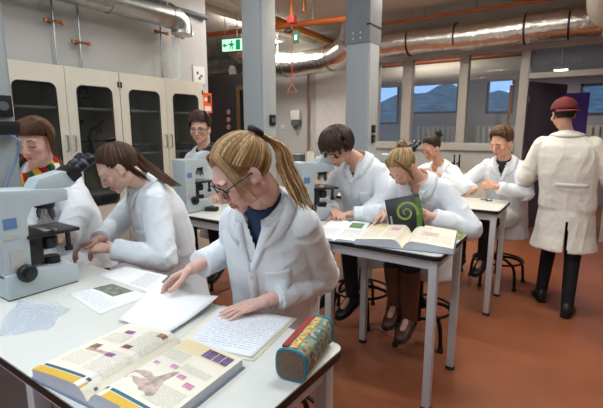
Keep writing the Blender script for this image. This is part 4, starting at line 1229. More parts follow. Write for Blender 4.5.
def hair_cap(mb, keep, grow=.0, nu=56, nv=36):
    t = MB(); t.ell(HC, HR + grow, nu=nu, nv=nv)
    V = np.array(t.v)
    ok = np.array([keep(p) for p in V])
    fs = [f for f in t.f if all(ok[i] for i in f)]
    mb.add(V, fs)
def keep_std(front=.075, nape=-.065, side=-.0):
    def k(p):
        y, z = p[1], p[2]
        return z > np.interp(y, [-.12, -.035, -.02, .022, .035, .07, .12], [nape - .012, nape - .012, side, side + .0, .045, front, front])
    return k
def jitter(col, a=.18):
    k = 1 + rng.uniform(-a, a)
    return tuple(np.clip(np.array(col) * k, 0, 1))

def hair_pony(col, col2=None, base=(180, 38), n=260, fringe='', tail=None, tail_w=.032, tail_n=46, seed=1):
    r = np.random.default_rng(seed)
    mb = MB(); mb.cur = tuple(np.array(col) * .75)
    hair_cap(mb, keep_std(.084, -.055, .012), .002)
    bd = dirv(*base)
    def hairline(az):
        a = abs(az)
        return np.interp(a, [0, 30, 55, 75, 95, 115, 150, 180], [44, 40, 26, 2, -10, -46, -60, -60])
    for k in range(int(n * 2.2)):
        az = -180 + 360 * ((k * .6180339) % 1)
        f0 = r.uniform(0, .6) if k % 2 else 0.0
        st = slerp(dirv(az, hairline(az)), bd, f0)
        lf = r.uniform(.002, .008)
        c = np.array(col)
        if col2 is not None and r.random() < .4: c = c * .4 + np.array(col2) * .6
        mb.cur = jitter(c, .16)
        pts = []
        for t in np.linspace(0, 1, 9):
            d = slerp(st, bd, t)
            pts.append(hs(d, lf * math.sin(PI * min(1, .15 + t)) + .012 * t ** 3))
        lock(mb, pts, r.uniform(.0035, .0065), .5, hint=tuple(pts[0] - HC))
    if tail is not None:
        tl = spline([hs(bd, .012)] + [np.asarray(p) for p in tail], 16)
        for k in range(tail_n * 2):
            a = 2 * PI * r.random(); q = r.random() ** .5
            o = np.array([math.cos(a), math.sin(a) * .7, math.sin(a) * .5]) * tail_w * q
            c = np.array(col)
            if col2 is not None and r.random() < .45: c = c * .4 + np.array(col2) * .6
            mb.cur = jitter(c, .2)
            L = int(r.uniform(11, 16.99))
            pts = [p + o * min(1.0, .25 + 1.3 * i / 15) * (1 if i < 13 else .85) + r.normal(0, .0015, 3) for i, p in enumerate(tl[:L])]
            lock(mb, pts, r.uniform(.0035, .007), .6, taper=(.7, .2))
    return mb
def add_lock(mb, col, pts, w, a=.15, nseg=10, flat=.45, taper=(.7, .25)):
    mb.cur = jitter(col, a)
    lock(mb, spline(pts, nseg), w, flat, taper=taper, hint=(0, 1, .2))
def hair_short(col, n=150, front=.072, nape=-.06, thick=.012, fringe=0.0, sweep=25, length=0.0, seed=2, side=-.005, crown=(170, 72), puff=0.0):
    """hair radiating from the crown; fringe: how far the front falls; length: how far the rest hangs beyond the hairline"""
    r = np.random.default_rng(seed)
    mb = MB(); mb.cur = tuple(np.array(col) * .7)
    hair_cap(mb, keep_std(front + .012, nape + .01, side + .012), .003 + puff * .5)
    cd = dirv(*crown)
    for k in range(int(n * 2.4)):
        az = -180 + 360 * (k * .618034 % 1)
        a = abs(az)
        el = np.interp(a, [0, 30, 55, 75, 95, 115, 150, 180], [42, 38, 24, -4, -8, -42, -54, -54])
        over = fringe if a < 60 else length
        az2 = az + (sweep if a < 80 else sweep * .4)
        az2 = (az2 + 180) % 360 - 180; a2 = abs(az2)
        el = np.interp(a2, [0, 30, 55, 75, 95, 115, 150, 180], [42, 38, 24, -4, -8, -42, -54, -54])
        if a2 < 70: el -= fringe * np.interp(a2, [0, 50, 70], [1, 1, 0]) + r.uniform(-6, 6)
        else: el -= length + r.uniform(-5, 5)
        e = dirv(az2, el)
        s0 = r.uniform(0, .55) if k % 3 else r.uniform(0, .15)
        lf = r.uniform(.35, 1.0) * thick + puff
        mb.cur = jitter(col, .22)
        pts = []
        for t in np.linspace(s0, 1, 9):
            d = slerp(cd, e, t)
            pts.append(hs(d, lf * (.5 + .5 * math.sin(PI * (.15 + .75 * t))) * (1 if puff else .25 + .95 * max(0.0, d[2])) + (.006 * t if over > 8 else 0)))
        lock(mb, pts, r.uniform(.0045, .008), .5, hint=tuple(pts[0] - HC))
    return mb

def glasses(parent, T, M, s, off, m):
    fr = MB()
    for x in (-1, 1):
        c = np.array([x * .034, .094, -.004])
        pts = []
        for a in np.linspace(0, 2 * PI, 24, endpoint=False):
            ca, sa = math.cos(a), math.sin(a)
            k = 1 / (abs(ca) ** 3.5 + abs(sa) ** 3.5) ** (1 / 3.5)
            pts.append(T(c + np.array([.027 * k * ca, -.010 * (k * ca * x) ** 2 * .6, .019 * k * sa])))
        fr.tube(pts, .0024 * s, 6, True)
        fr.tube([T((x * .061, .088, .004)), T((x * .075, .05, .006)), T((x * .080, -.005, .004)), T((x * .078, -.03, -.012))], .0026 * s, 6)
    fr.tube([T((-.008, .096, .0)), T((0, .099, .003)), T((.008, .096, .0))], .0024 * s, 6)
    g = fr.build('glasses', m, parent, off=off)
    ln = MB()
    for x in (-1, 1):
        c = np.array([x * .034, .093, -.004])
        ln.add([T(c)] + [T(c + np.array([.026 * math.cos(a), 0, .018 * math.sin(a)])) for a in np.linspace(0, 2 * PI, 18, endpoint=False)], [(0, i + 1, (i + 1) % 18 + 1) for i in range(18)])
    ln.build('lens', glass_mat('lens_glass', (.8, .85, .9), .06), g, off=off)

def person(label, hip, neck, fwd, head, hfwd, hup=(0, 0, 1), hs_=1.0, shw=.185, arms=None, skin=S(222, 178, 156), shirt=None, vd=.16, vw=.06, hair=None, brow=S(90, 64, 44), eyes='down', spec=None, voxel=.005, cvox=.008, legs='sit', trouser=S(24, 24, 28), shoe=S(28, 26, 26), boots=None, width=1.0, sk=1.0, skirt_z=None, collar=True, pocket=True, coat_mat=None, seed=1, jaw=1.0, armr=1.0, foot_to=None, extra=None, knee=None, belt=False, hump=.05, shirt_hi=False):
    hip = np.asarray(hip, float); neck = np.asarray(neck, float); head = np.asarray(head, float)
    up = np.array([0, 0, 1.0])
    f = nrm([fwd[0], fwd[1], 0]); r = np.cross(f, up)
    base = np.array([hip[0], hip[1], 0.0])
    t = thing('person', label, 'person', base)
    hf = nrm(hfwd); hr = nrm(np.cross(hf, hup)); hu = np.cross(hr, hf)
    M = np.column_stack([hr, hf, hu])
    def T(p): return head + M @ (np.asarray(p, float) * hs_)
    # spine
    mid = (hip * .5 + neck * .5) - f * hump
    def sp(q):
        return (1 - q) ** 2 * hip + 2 * q * (1 - q) * (2 * mid - .5 * hip - .5 * neck) + q * q * neck
    def spt(q): return nrm(sp(q + .02) - sp(q - .02))
    def section(q, a, b, n=26, e=2.3):
        c = sp(q); tn = spt(min(max(q, 0), 1)); fr_ = nrm(f - tn * (f @ tn))
        out = []
        for k in range(n):
            th = 2 * PI * k / n; ca, sa = math.cos(th), math.sin(th)
            kk = 1 / (abs(ca) ** e + abs(sa) ** e) ** (1 / e)
            out.append(c + r * a * width * kk * ca + fr_ * b * kk * sa)
        return out
    tn1 = spt(.95)
    fch = nrm(f - tn1 * (f @ tn1))
    # joints
    SH = {'R': sp(.845) + r * shw * width, 'L': sp(.845) - r * shw * width}
    body = MB()
    for q in [None]:
        body.loft([section(*a) for a in ((-.05, .12, .10), (.0, .15, .11), (.25, .13, .10), (.55, .148, .11), (.8, .155, .10), (.93, .11, .075), (1.0, .062, .058))])
    nb = sp(.97)
    body.caps(nb, T((0, -.036, -.075)), .054 * hs_, .046 * hs_)
    head_prims(body, head, M, hs_, jaw)
    coat = MB()
    coat.loft([section(*a) for a in ((-.08, .18, .155), (.0, .195, .155), (.2, .184, .142), (.45, .19, .146), (.68, .20, .142), (.82, .198, .124), (.91, .165, .098), (.97, .108, .080), (1.02, .078, .072))])
    ends = {}
    for sd in ('R', 'L'):
        A = arms[sd]
        W = np.asarray(A['w'], float)
        E_ = ik(SH[sd], W, .29 * sk, .255 * sk, A.get('pole', (0, 0, -1)))
        ends[sd] = (E_, W)
        sg = 1 if sd == 'R' else -1
        root = SH[sd] - r * sg * .03
        body.caps(root, E_, .046, .040); body.caps(E_, W, .040, .026)
        d = A.get('d'); d = nrm(W - E_) if d is None else nrm(d)
        hand(body, W + d * .008, d, A.get('n', (0, 0, -1)), sd, A.get('s', 1.0) * sk, A.get('curl', (.25, .3, .2)), A.get('spread', .08), A.get('thumb', (.75, .55, .25)))
        k = armr
        coat.caps(root, E_, .070 * k, .065 * k, n=20)
        fd = nrm(W - E_)
        cuff = W - fd * A.get('cuff', .015)
        coat.cyl(E_ - fd * .0, cuff, .064 * k, .049 * k, n=20)
        coat.cyl(cuff - fd * .045, cuff, .053 * k, .053 * k, n=20)
        coat.ell(E_, .066 * k)
    # legs
    hipj = {'R': hip + r * .085 - up * .02, 'L': hip - r * .085 - up * .02}
    tr = MB(); feet = []
    tr.loft([section(*a) for a in ((-.1, .14, .12), (0.0, .155, .125), (.18, .14, .11))])
    for sd in ('R', 'L'):
        sg = 1 if sd == 'R' else -1
        if legs == 'sit':
            kn = hip + f * .40 + r * sg * .12 + up * (.0) if knee is None else np.asarray(knee[sd], float)
            an_ = kn - f * .06 - up * (.40) if foot_to is None else np.asarray(foot_to[sd], float)
            fd = f
        else:
            kn, an_, fd = [np.asarray(a, float) for a in legs[sd]]
        tr.caps(hipj[sd], kn, .088, .064, n=18); tr.caps(kn, an_, .062, .048, n=18)
        body.caps(hipj[sd], kn, .06, .048); body.caps(kn, an_, .046, .034)
        if legs == 'sit':
            body.caps(an_, an_ + fd * .11 - up * .05, .03, .02)
            k2 = hipj[sd] + (kn - hipj[sd]) * .62
            coat.caps(hipj[sd], k2, .105, .088, n=18)
        feet.append((sd, kn, an_, nrm(fd)))
    if legs == 'sit':
        zb = skirt_z if skirt_z is not None else SEAT - .12
        c0 = hip - f * .03
        rings = []
        for z_, a, b in ((hip[2] + .06, .18, .15), (SEAT + .02, .20, .175), (zb, .225, .205)):
            rings.append([np.array([c0[0], c0[1], z_]) + r * a * math.cos(q) + f * b * math.sin(q) for q in np.linspace(0, 2 * PI, 26, endpoint=False)])
        coat.loft(rings)
    else:
        rings = []
        for z_, a, b, sh in ((hip[2] + .12, .18, .135, 0), (hip[2] - .05, .205, .155, 0), (hip[2] - .25, .225, .175, .0), (skirt_z, .25, .205, .0)):
            rings.append([np.array([hip[0], hip[1], z_]) + r * a * math.cos(q) + f * b * math.sin(q) for q in np.linspace(0, 2 * PI, 30, endpoint=False)])
        coat.loft(rings)
    # ---- body mesh
    bme = fuse(body, voxel, 3)
    V = get_v(bme)
    Lc = (V - head) @ M / hs_
    col = np.tile(np.array(skin), (len(V), 1))
    def mixc(mask, c, k):
        nonlocal col
        w = (mask * k)[:, None]; col = col * (1 - w) + np.array(c) * w
    near = np.linalg.norm(Lc, axis=1) < .16
    for x in (-1, 1):
        g = np.exp(-(((Lc - np.array([x * .044, .07, -.032])) / .022) ** 2).sum(1)); mixc(g * near, np.array(skin) * np.array([1.0, .72, .70]), .55)
    lip = np.exp(-((Lc[:, 0] / .021) ** 4 + ((Lc[:, 2] + .068) / .0105) ** 4)) * (Lc[:, 1] > .06) * near
    mixc(lip, np.array(skin) * np.array([.80, .48, .48]), .85)
    nose = np.exp(-(((Lc - np.array([0, .105, -.036])) / .018) ** 2).sum(1)); mixc(nose * near, np.array(skin) * np.array([1, .8, .78]), .4)
    at = bme.color_attributes.new('tint', 'FLOAT_COLOR', 'POINT')
    at.data.foreach_set('color', np.column_stack([col, np.ones(len(col))]).astype(np.float32).ravel())
    fb = bvh_of(bme)
    link_mesh('body', bme, M_SKIN, t, base)
    def face(x, z, lift=.001):
        o = T((x, .2, z)); hit = fb.ray_cast(Vector(o), Vector(-hf), .3)
        return (np.array(hit[0]) if hit[0] is not None else T((x, .085, z))) + hf * lift
    for x in (-1, 1):
        MB().tube([face(x * a, z) for a, z in ((.013, .019), (.024, .024), (.036, .025), (.047, .019))], [.0022, .0032, .003, .0015], 6).build('eyebrow', mat('brow_%s' % label[:18], brow, .7), t, off=base)
        if eyes == 'down':
            MB().tube([face(x * a, z) for a, z in ((.018, -.006), (.025, -.0105), (.032, -.012), (.039, -.0105), (.046, -.006))], [.0012, .002, .0022, .0022, .0012], 6).build('eyelashes', M_LASH, t, off=base)
        else:
            MB().tube([face(x * a, z) for a, z in ((.017, -.003), (.025, .003), (.032, .0045), (.039, .003), (.047, -.003))], [.0012, .002, .0022, .0022, .0012], 6).build('eyelashes', M_LASH, t, off=base)
            e_ = MB().add([face(x * .032, -.001, .0015)] + [face(x * (.032 + .013 * math.cos(a)), -.001 + .0055 * math.sin(a), .0012) for a in np.linspace(0, 2 * PI, 12, endpoint=False)], [(0, i + 1, (i + 1) % 12 + 1) for i in range(12)]).build('eye', M_EYEW, t, off=base)
            MB().add([face(x * .031, -.001, .0025)] + [face(x * .031 + .0055 * math.cos(a), -.001 + .0052 * math.sin(a), .0022) for a in np.linspace(0, 2 * PI, 12, endpoint=False)], [(0, i + 1, (i + 1) % 12 + 1) for i in range(12)]).build('iris', M_IRIS, e_, off=base)
    MB().tube([face(a, z, .0002) for a, z in ((-.021, -.0665), (-.011, -.0675), (0, -.069), (.011, -.0675), (.021, -.0665))], [.0008, .0014, .0016, .0014, .0008], 6).build('mouth', M_MOUTH, t, off=base)
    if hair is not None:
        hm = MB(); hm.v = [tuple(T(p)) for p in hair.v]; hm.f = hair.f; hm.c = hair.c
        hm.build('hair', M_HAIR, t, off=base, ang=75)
    if spec: glasses(t, T, M, hs_, base, spec)
    # ---- coat mesh with folds
    cme = fuse(coat, cvox, 5)
    V = get_v(cme); N_ = get_n(cme)
    w = vnoise(V * 5 + 3.1, seed) * 1.4
    Q = V * np.array([10, 10, 8]) + w[:, None]
    n1 = 1 - np.abs(2 * vnoise(Q, seed + 1) - 1); n2 = 1 - np.abs(2 * vnoise(Q * 2.2 + 7, seed + 2) - 1)
    amp = np.ones(len(V))
    for sd in ('R', 'L'):
        E_, W = ends[sd]
        amp += .9 * np.exp(-(np.linalg.norm(V - E_, axis=1) / .09) ** 2)
    Q3 = V * np.array([13, 13, 3.2]) + w[:, None] * 1.2
    n3 = 1 - np.abs(2 * vnoise(Q3, seed + 3) - 1)
    disp = .009 * (n3 ** 1.5 - .45) + .004 * (n1 - .5) + .003 * (n2 - .5)
    for sd in ('R', 'L'):
        E_, W = ends[sd]
        for A0, A1 in ((SH[sd], E_), (E_, W)):
            ax_ = A1 - A0; L_ = np.linalg.norm(ax_); ax_ = ax_ / L_
            u = (V - A0) @ ax_; pe = V - A0 - u[:, None] * ax_
            wgt = np.exp(-(np.linalg.norm(pe, axis=1) / .095) ** 6) * (u > -.02) * (u < L_ + .04)
            e1, e2, _ = frame_from(ax_)
            Qa = np.column_stack([u * 17 + (pe @ e1) * 9 + w, (pe @ e1) * 7, (pe @ e2) * 7 + w * .7])
            na = 1 - np.abs(2 * vnoise(Qa, seed + 5) - 1)
            bo = 1 + .8 * np.exp(-((V - E_) ** 2).sum(1) / .012)
            disp = disp * (1 - wgt) + wgt * bo * (.0085 * (na ** 1.4 - .45) + .003 * (n2 - .5))
    V = V + N_ * disp[:, None]
    set_v(cme, V)
    rel = V - neck
    a_ = rel @ r; h_ = -(rel @ tn1); fr2 = rel @ fch
    cut = (fr2 > -.005) & (h_ < vd) & (h_ > -.12) & (np.abs(a_) < vw * np.clip(1 - h_ / (vd - .02), 0, 1) - .006)
    ring = (h_ < -.004) & (np.hypot(a_, fr2) < .088)
    if collar: cut = cut | ring
    if legs != 'sit':
        cut = cut | ((np.abs((V - hip) @ r) < .012 + .10 * np.clip(hip[2] - .10 - V[:, 2], 0, 1) * .35) & (V[:, 2] < hip[2] - .12) & (((V - hip) @ f) < 0)) | ((V[:, 2] < skirt_z + .012) & (np.linalg.norm((V - hip)[:, :2], axis=1) < .2))
    cb = bvh_of(cme)
    drop_faces(cme, cut)
    cm = coat_mat or M_COAT
    link_mesh('lab_coat', cme, cm, t, base)
    def front(a, h, lift=.004, dist=.25):
        o = neck + r * a - tn1 * h + fch * dist
        hit = cb.ray_cast(Vector(o), Vector(-fch), .6)
        if hit[0] is None: return neck + r * a - tn1 * h + fch * .1
        return np.array(hit[0]) + fch * lift
    def snap(p, lift=.004):
        hit = cb.find_nearest(Vector(p))
        q = np.array(hit[0]); n_ = np.array(hit[1])
        if n_ @ (q - sp(.85)) < 0: n_ = -n_
        return q + n_ * lift
    # shirt seen in the neck opening
    sm = MB().loft([section(*a) for a in ((.35, .15, .112), (.6, .158, .118), (.8, .158, .104), (.90, .118, .082), *(((.955, .084, .070), (1.02, .064, .060)) if shirt_hi else ((.945, .075, .062), (.97, .05, .04))))])
    sme = fuse(sm, .012, 2)
    link_mesh('shirt', sme, mat('shirt_%s' % label[:18], shirt if shirt else S(40, 44, 56), .8), t, base)
    if collar:
        rows = 21
        I = []; Fo = []; O = []
        for k in range(rows):
            ph = math.radians(-158 + 316 * k / (rows - 1))
            fr_ = abs(ph) / math.radians(158)
            ctr = neck - tn1 * (.002 + .035 * max(0, fr_ - .45) / .55) 
            dr = r * math.sin(ph) - fch * math.cos(ph)
            i_ = ctr + dr * .066 - tn1 * .012
            fo = ctr + dr * .070 + tn1 * (.026 - .014 * fr_)
            o_ = snap(ctr + dr * (.106 + .035 * fr_ ** 3) - tn1 * (.03 + .035 * fr_ ** 2), .009)
            I.append(i_); Fo.append(fo); O.append(o_)
        md = [a * .45 + b * .55 + tn1 * .004 for a, b in zip(Fo, O)]
        P = I + Fo + md + O
        cl = MB().add(P, [(q * rows + k, q * rows + k + 1, (q + 1) * rows + k + 1, (q + 1) * rows + k) for q in range(3) for k in range(rows - 1)])
        co = cl.build('collar', cm, t, off=base, ang=80)
        sd_ = co.modifiers.new('thickness', 'SOLIDIFY'); sd_.thickness = .005; sd_.offset = 0
        for sg, nm in ((1, 'lapel'), (-1, 'lapel')):
            nk = 9; A_ = []; B_ = []; C_ = []
            for k in range(nk):
                h = .03 + (vd - .03) * k / (nk - 1)
                e = vw * (1 - h / vd)
                wd = .045 * (1 - .75 * k / (nk - 1)) + .004
                A_.append(front(sg * (e - .004), h, .004)); B_.append(front(sg * (e + wd * .5), h, .009)); C_.append(front(sg * (e + wd), h - .008, .004))
            lp = MB().add(A_ + B_ + C_, [(q * nk + k, q * nk + k + 1, (q + 1) * nk + k + 1, (q + 1) * nk + k) for q in range(2) for k in range(nk - 1)])
            lo_ = lp.build(nm, cm, t, off=base, ang=80)
            sd_ = lo_.modifiers.new('thickness', 'SOLIDIFY'); sd_.thickness = .003; sd_.offset = 0
        L_ = np.linalg.norm(neck - hip)
        hh = np.linspace(vd - .035, L_ * .92, 12)
        pl = MB().add([front(-.018, h, .004) for h in hh] + [front(.018, h, .004) for h in hh], [(k, k + 1, 12 + k + 1, 12 + k) for k in range(11)])
        po = pl.build('placket', cm, t, off=base, ang=80)
        sd_ = po.modifiers.new('thickness', 'SOLIDIFY'); sd_.thickness = .003; sd_.offset = 0
        for h in np.arange(vd + .03, L_ * .9, .10):
            p = front(0, h, .006)
            MB().lathe([(.008, 0), (.008, .002), (.006, .003), (0, .003)], p, fch, 12).build('button', M_WHITE, po, off=base)
        if pocket:
            pk = MB().grid(lambda a, b: front(-.05 - .09 * a, .20 + .10 * b, .003), 6, 6)
            p_ = pk.build('pocket', cm, t, off=base, ang=80)
            sd_ = p_.modifiers.new('thickness', 'SOLIDIFY'); sd_.thickness = .003; sd_.offset = 0
    if belt:
        def back(a, z_, lift):
            o = hip + r * a + up * z_ - f * .5
            hit = cb.ray_cast(Vector(o), Vector(f), .6)
            return (np.array(hit[0]) if hit[0] is not None else hip + r * a + up * z_ - f * .15) - f * lift
        bo = MB().grid(lambda a, b: back(-.12 + .24 * a, .16 + .03 * b, .001), 14, 3).build('half_belt', cm, t, off=base, ang=80)
        sd_ = bo.modifiers.new('thickness', 'SOLIDIFY'); sd_.thickness = .003; sd_.offset = 0
    # trousers and shoes
    tme = fuse(tr, .010, 3)
    link_mesh('trousers', tme, mat('trousers_%s' % label[:18], trouser, .8, var=.1, fold=.3), t, base)
    for sd, kn, an_, fd in feet:
        side = np.cross(fd, up)
        sh = MB()
        rings = []
        fdn = fd if legs != 'sit' else nrm(fd - up * .25)
        upn = np.cross(side, fdn)
        def foot_ring(y, a, zt, zb=-.075):
            c = an_ + fdn * y
            pts = []
            for q in np.linspace(0, 2 * PI, 16, endpoint=False):
                pts.append(c + side * a * math.cos(q) + upn * ((zt + zb) / 2 + (zt - zb) / 2 * math.sin(q)))
            return pts
        rings = [foot_ring(-.065, .022, -.02), foot_ring(-.05, .038, .03), foot_ring(0, .045, .05), foot_ring(.06, .046, .01), foot_ring(.12, .050, -.025), foot_ring(.17, .042, -.035), foot_ring(.195, .02, -.05)]
        so = MB().loft(rings).build('boot' if boots else 'shoe', mat('shoe_%s' % label[:18], boots or shoe, .4, var=.15), t, off=base, ang=60)
        sl = MB().loft([[p - upn * .0 for p in foot_ring(y, a, -.068, -.088)] for y, a in ((-.07, .03), (-.03, .042), (.05, .046), (.12, .052), (.18, .042), (.2, .02))]).build('sole', M_BLACK, so, off=base)
        if boots:
            MB().tube([an_ - up * .02, an_ + (kn - an_) * .3, an_ + (kn - an_) * .6, an_ + (kn - an_) * .86], [.056, .062, .07, .072], 18).build('boot_shaft', mat('shoe_%s' % label[:18], boots, .4), so, off=base)
    if extra: extra(t, base, dict(T=T, M=M, face=face, front=front, snap=snap, sp=sp, r=r, f=f, neck=neck, tn=tn1, fch=fch, hip=hip))
    return t

def pitch_dir(h, deg):
    h = nrm([h[0], h[1], 0]); a = math.radians(deg)
    return h * math.cos(a) + np.array([0, 0, -math.sin(a)])
def local_fn(head, hfwd, hup=(0, 0, 1), s=1.0):
    hf = nrm(hfwd); hr = nrm(np.cross(hf, hup)); hu = np.cross(hr, hf)
    M = np.column_stack([hr, hf, hu])
    return lambda p: M.T @ (np.asarray(p, float) - head) / s
BLUESK = S(220, 178, 160)

def tousle(mb, col, n):
    for k in range(n):
        az = rng.uniform(-180, 180); el = rng.uniform(42, 84)
        d = dirv(az, el); e = dirv(az + rng.uniform(-30, 40), el - rng.uniform(6, 20))
        mb.cur = jitter(col, .25)
        lock(mb, [hs(slerp(d, e, t), .012 + .016 * math.sin(PI * t * .8)) for t in np.linspace(0, 1, 7)], rng.uniform(.004, .008), .6, hint=tuple(d))
# ------------------------------------------------ woman in glasses, foreground
head = ony(241, 173, 1.00); hf = pitch_dir((-.46, -.88), 35)
neck = ony(263, 202, 1.11)
L = local_fn(head, hf)
dk = S(150, 112, 72); lt_ = S(214, 182, 136)
hr1 = hair_pony(dk, lt_, base=(186, 27), n=150, tail=[L(ony(279, 146, 1.12)), L(ony(287, 168, 1.14)), L(ony(297, 190, 1.14)), L(ony(308, 210, 1.13))], tail_w=.040, seed=3)
for k in range(44):  # loose fringe by the face
    sx = 1 if k % 2 else -1
    u = rng.uniform(0, 1)
    add_lock(hr1, lt_ if k % 3 else dk, [hs(dirv(sx * (12 + 30 * u), 52), .004), hs(dirv(sx * (28 + 22 * u), 38), .012), np.array([sx * (.068 + .010 * u), .056 - .03 * u, .012 + .006 * rng.random()]), np.array([sx * (.072 + .008 * rng.random()), .060 - .045 * u, -.03 - .05 * rng.random()])], rng.uniform(.0018, .0036))
hr1.cur = S(60, 46, 52); bdv = dirv(186, 27)
hr1.tube([hs(bdv, .018) + .020 * (math.cos(a) * nrm(np.cross(bdv, [1, 0, 0])) + math.sin(a) * np.array([1, 0, 0])) for a in np.linspace(0, 2 * PI, 14, endpoint=False)], .009, 8, True)
wL = onz(271, 299, .958); wR = onz(197, 266, 1.03)
person('young woman in dark framed glasses and white coat handling papers in the foreground',
       hip=(neck[0] - .13, 1.33, .72), neck=neck, fwd=(.12, -1), head=head, hfwd=hf,
       arms={'L': dict(w=wL, d=onz(215, 316, .925) - wL, n=(0, 0, -1), pole=(-.12, .7, -.75), curl=(.10, .12, .1), cuff=.02, thumb=(.6, .8, .2)),
             'R': dict(w=wR, d=onz(171, 279, .975) - wR, n=(.15, -.2, -1), pole=(-.5, .5, -.6), curl=((.35, .45, .5, .55), .5, .3), cuff=.02, thumb=(.5, .7, .55))},
       shw=.17, width=.95, skin=S(226, 182, 166), shirt=S(48, 66, 104), vd=.20, vw=.055, shirt_hi=True, hair=hr1, brow=S(130, 98, 66), spec=mat('glasses_dark', S(38, 30, 34), .3), voxel=.0036, cvox=.006, seed=11, trouser=S(36, 44, 66))

# ------------------------------------------------ long haired woman at the left microscope
head = ony(117, 168, 1.22); hf = pitch_dir((-.55, -.83), 36)
neck = ony(139, 182, 1.36)
L = local_fn(head, hf)
br = S(70, 48, 36)
hr2 = hair_pony(br, S(104, 74, 56), base=(170, 62), n=150, tail=[L(ony(126, 146, 1.33)), L(ony(141, 161, 1.40)), L(ony(159, 175, 1.44)), L(ony(177, 186, 1.42))], tail_w=.047, tail_n=90, seed=5)
for k in range(12):
    u = rng.uniform(0, 1)
    add_lock(hr2, br, [hs(dirv(-100 - 30 * u, 0), .004), np.array([-.078, -.04 - .03 * u, -.04]), np.array([-.07, -.05 - .04 * u, -.10]), np.array([-.06, -.06 - .05 * u, -.15])], rng.uniform(.004, .006))
hr2.cur = S(20, 18, 20); bdv = dirv(170, 62)
hr2.tube([hs(bdv, .018) + .02 * (math.cos(a) * nrm(np.cross(bdv, [1, 0, 0])) + math.sin(a) * np.array([1, 0, 0])) for a in np.linspace(0, 2 * PI, 14, endpoint=False)], .008, 8, True)
wL = ony(112, 249, 1.13); wR = ony(100, 240, 1.22)
person('young woman with long dark ponytail in white coat bending over the left table',
       hip=(neck[0] + .03, 1.50, .72), neck=neck, fwd=(-.42, -.9), head=head, hfwd=hf,
       arms={'L': dict(w=wL, d=ony(86, 247, 1.08) - wL, n=(-.2, .3, -1), pole=(.7, .2, -.7), curl=((.5, .55, .6, .6), .6, .4), cuff=.01),
             'R': dict(w=wR, d=ony(80, 246, 1.12) - wR, n=(.3, -.3, -1), pole=(-.8, .2, -.5), curl=((.5, .55, .6, .6), .6, .4), cuff=.01)},
       skin=S(226, 184, 164), shirt=S(150, 160, 186), vd=.12, vw=.04, hair=hr2, brow=S(70, 48, 36), voxel=.004, cvox=.007, seed=21)

# ------------------------------------------------ woman with scarf
head = ony(35, 141, 1.10); hf = pitch_dir((.58, -.81), 14)
neck = ony(36, 167, 1.16)
L = local_fn(head, hf, s=1.04)
br = S(92, 60, 40)
hr3 = hair_pony(br, S(120, 84, 56), base=(180, -5), n=150, tail=[L(ony(56, 156, 1.32)), L(ony(62, 168, 1.33)), L(ony(66, 178, 1.30))], tail_w=.02, tail_n=24, seed=8)
for k in range(34):
    az = -58 + 116 * (k + .5) / 34
    add_lock(hr3, br, [hs(dirv(az * .5, 80), .006), hs(dirv(az * .85, 48), .013), hs(dirv(az, 26), .011), hs(dirv(az * 1.02, 12 - 10 * (abs(az) / 58) ** 2), .010)], .0095, nseg=9)
for k in range(36):
    sx = 1 if k % 2 else -1; u = rng.uniform(0, 1)
    add_lock(hr3, br, [hs(dirv(sx * (50 + 25 * u), 55), .008), hs(dirv(sx * (66 + 20 * u), 20), .013), np.array([sx * .088, .02 - .045 * u, -.012]), np.array([sx * .082, .012 - .06 * u, -.055 - .02 * u]), np.array([sx * .07, -.01 - .06 * u, -.085 - .03 * u])], rng.uniform(.004, .007))
def scarf(t, base, k):
    cols = [S(176, 34, 30), S(226, 176, 40), S(24, 92, 48), S(176, 34, 30), S(226, 176, 40), S(24, 92, 48), S(30, 70, 44)]
    N = k['neck'] + k['tn'] * .02; r, f, tn = k['r'], k['fch'], k['tn']
    def P(a, b):
        ph = a * 2 * PI
        c = N - tn * (.012 + .035 * (0.5 - .5 * math.cos(ph)))
        rad = .088 + .026 * math.sin(PI * b) + .01 * math.sin(7 * ph) * math.sin(PI * b)
        return c + (r * math.sin(ph) - f * math.cos(ph)) * rad + tn * (.055 - .12 * b)
    n = 18; so = None
    sc = thing('scarf_tmp', None, None, base)
    bpy.data.objects.remove(sc)
    root = None
    for i in range(n):
        for j in range(3):
            mb = MB().grid(lambda a, b: P((i + a) / n, (j + b) / 3), 3, 3)
            o = mb.build('scarf' if root is None else 'scarf_patch', mat('scarf_%d' % ((i * 2 + j * 3) % 6), cols[(i * 2 + j * 3) % 6], .9, bump=.3, bscale=200), t if root is None else root, off=base, ang=80)
            s_ = o.modifiers.new('thickness', 'SOLIDIFY'); s_.thickness = .006; s_.offset = 0
            if root is None: root = o
    for i in range(6):
        for j in range(2):
            mb = MB().grid(lambda a, b: k['front'](.065 * (j + a) - .03, .03 + .03 * (i + b), .014 + .012 * math.sin(PI * (j + a) / 2)), 3, 3)
            o = mb.build('scarf_patch', mat('scarf_%d' % ((i * 2 + j * 3) % 6), cols[(i * 2 + j * 3) % 6], .9), root, off=base, ang=80)
            s_ = o.modifiers.new('thickness', 'SOLIDIFY'); s_.thickness = .008; s_.offset = 0
wL = ony(66, 238, 1.0); wR = ony(22, 236, .92)
person('young woman with fringe and red yellow green scarf behind the left microscope',
       hip=(neck[0] - .04, 1.40, .72), neck=neck, fwd=(.28, -.95), head=head, hfwd=hf, hs_=1.04,
       arms={'L': dict(w=wL, d=(-.3, -.6, -.2), n=(0, 0, -1), pole=(.8, .1, -.55), cuff=.0, curl=(.5, .5, .3)), 'R': dict(w=wR, d=(.4, -.5, -.2), n=(0, 0, -1), pole=(-.7, .2, -.6), curl=(.5, .5, .3))},
       skin=S(228, 180, 160), shirt=S(30, 70, 44), vd=.17, vw=.05, hair=hr3, brow=S(80, 54, 38), voxel=.0042, cvox=.008, seed=31, extra=scarf, armr=1.12)

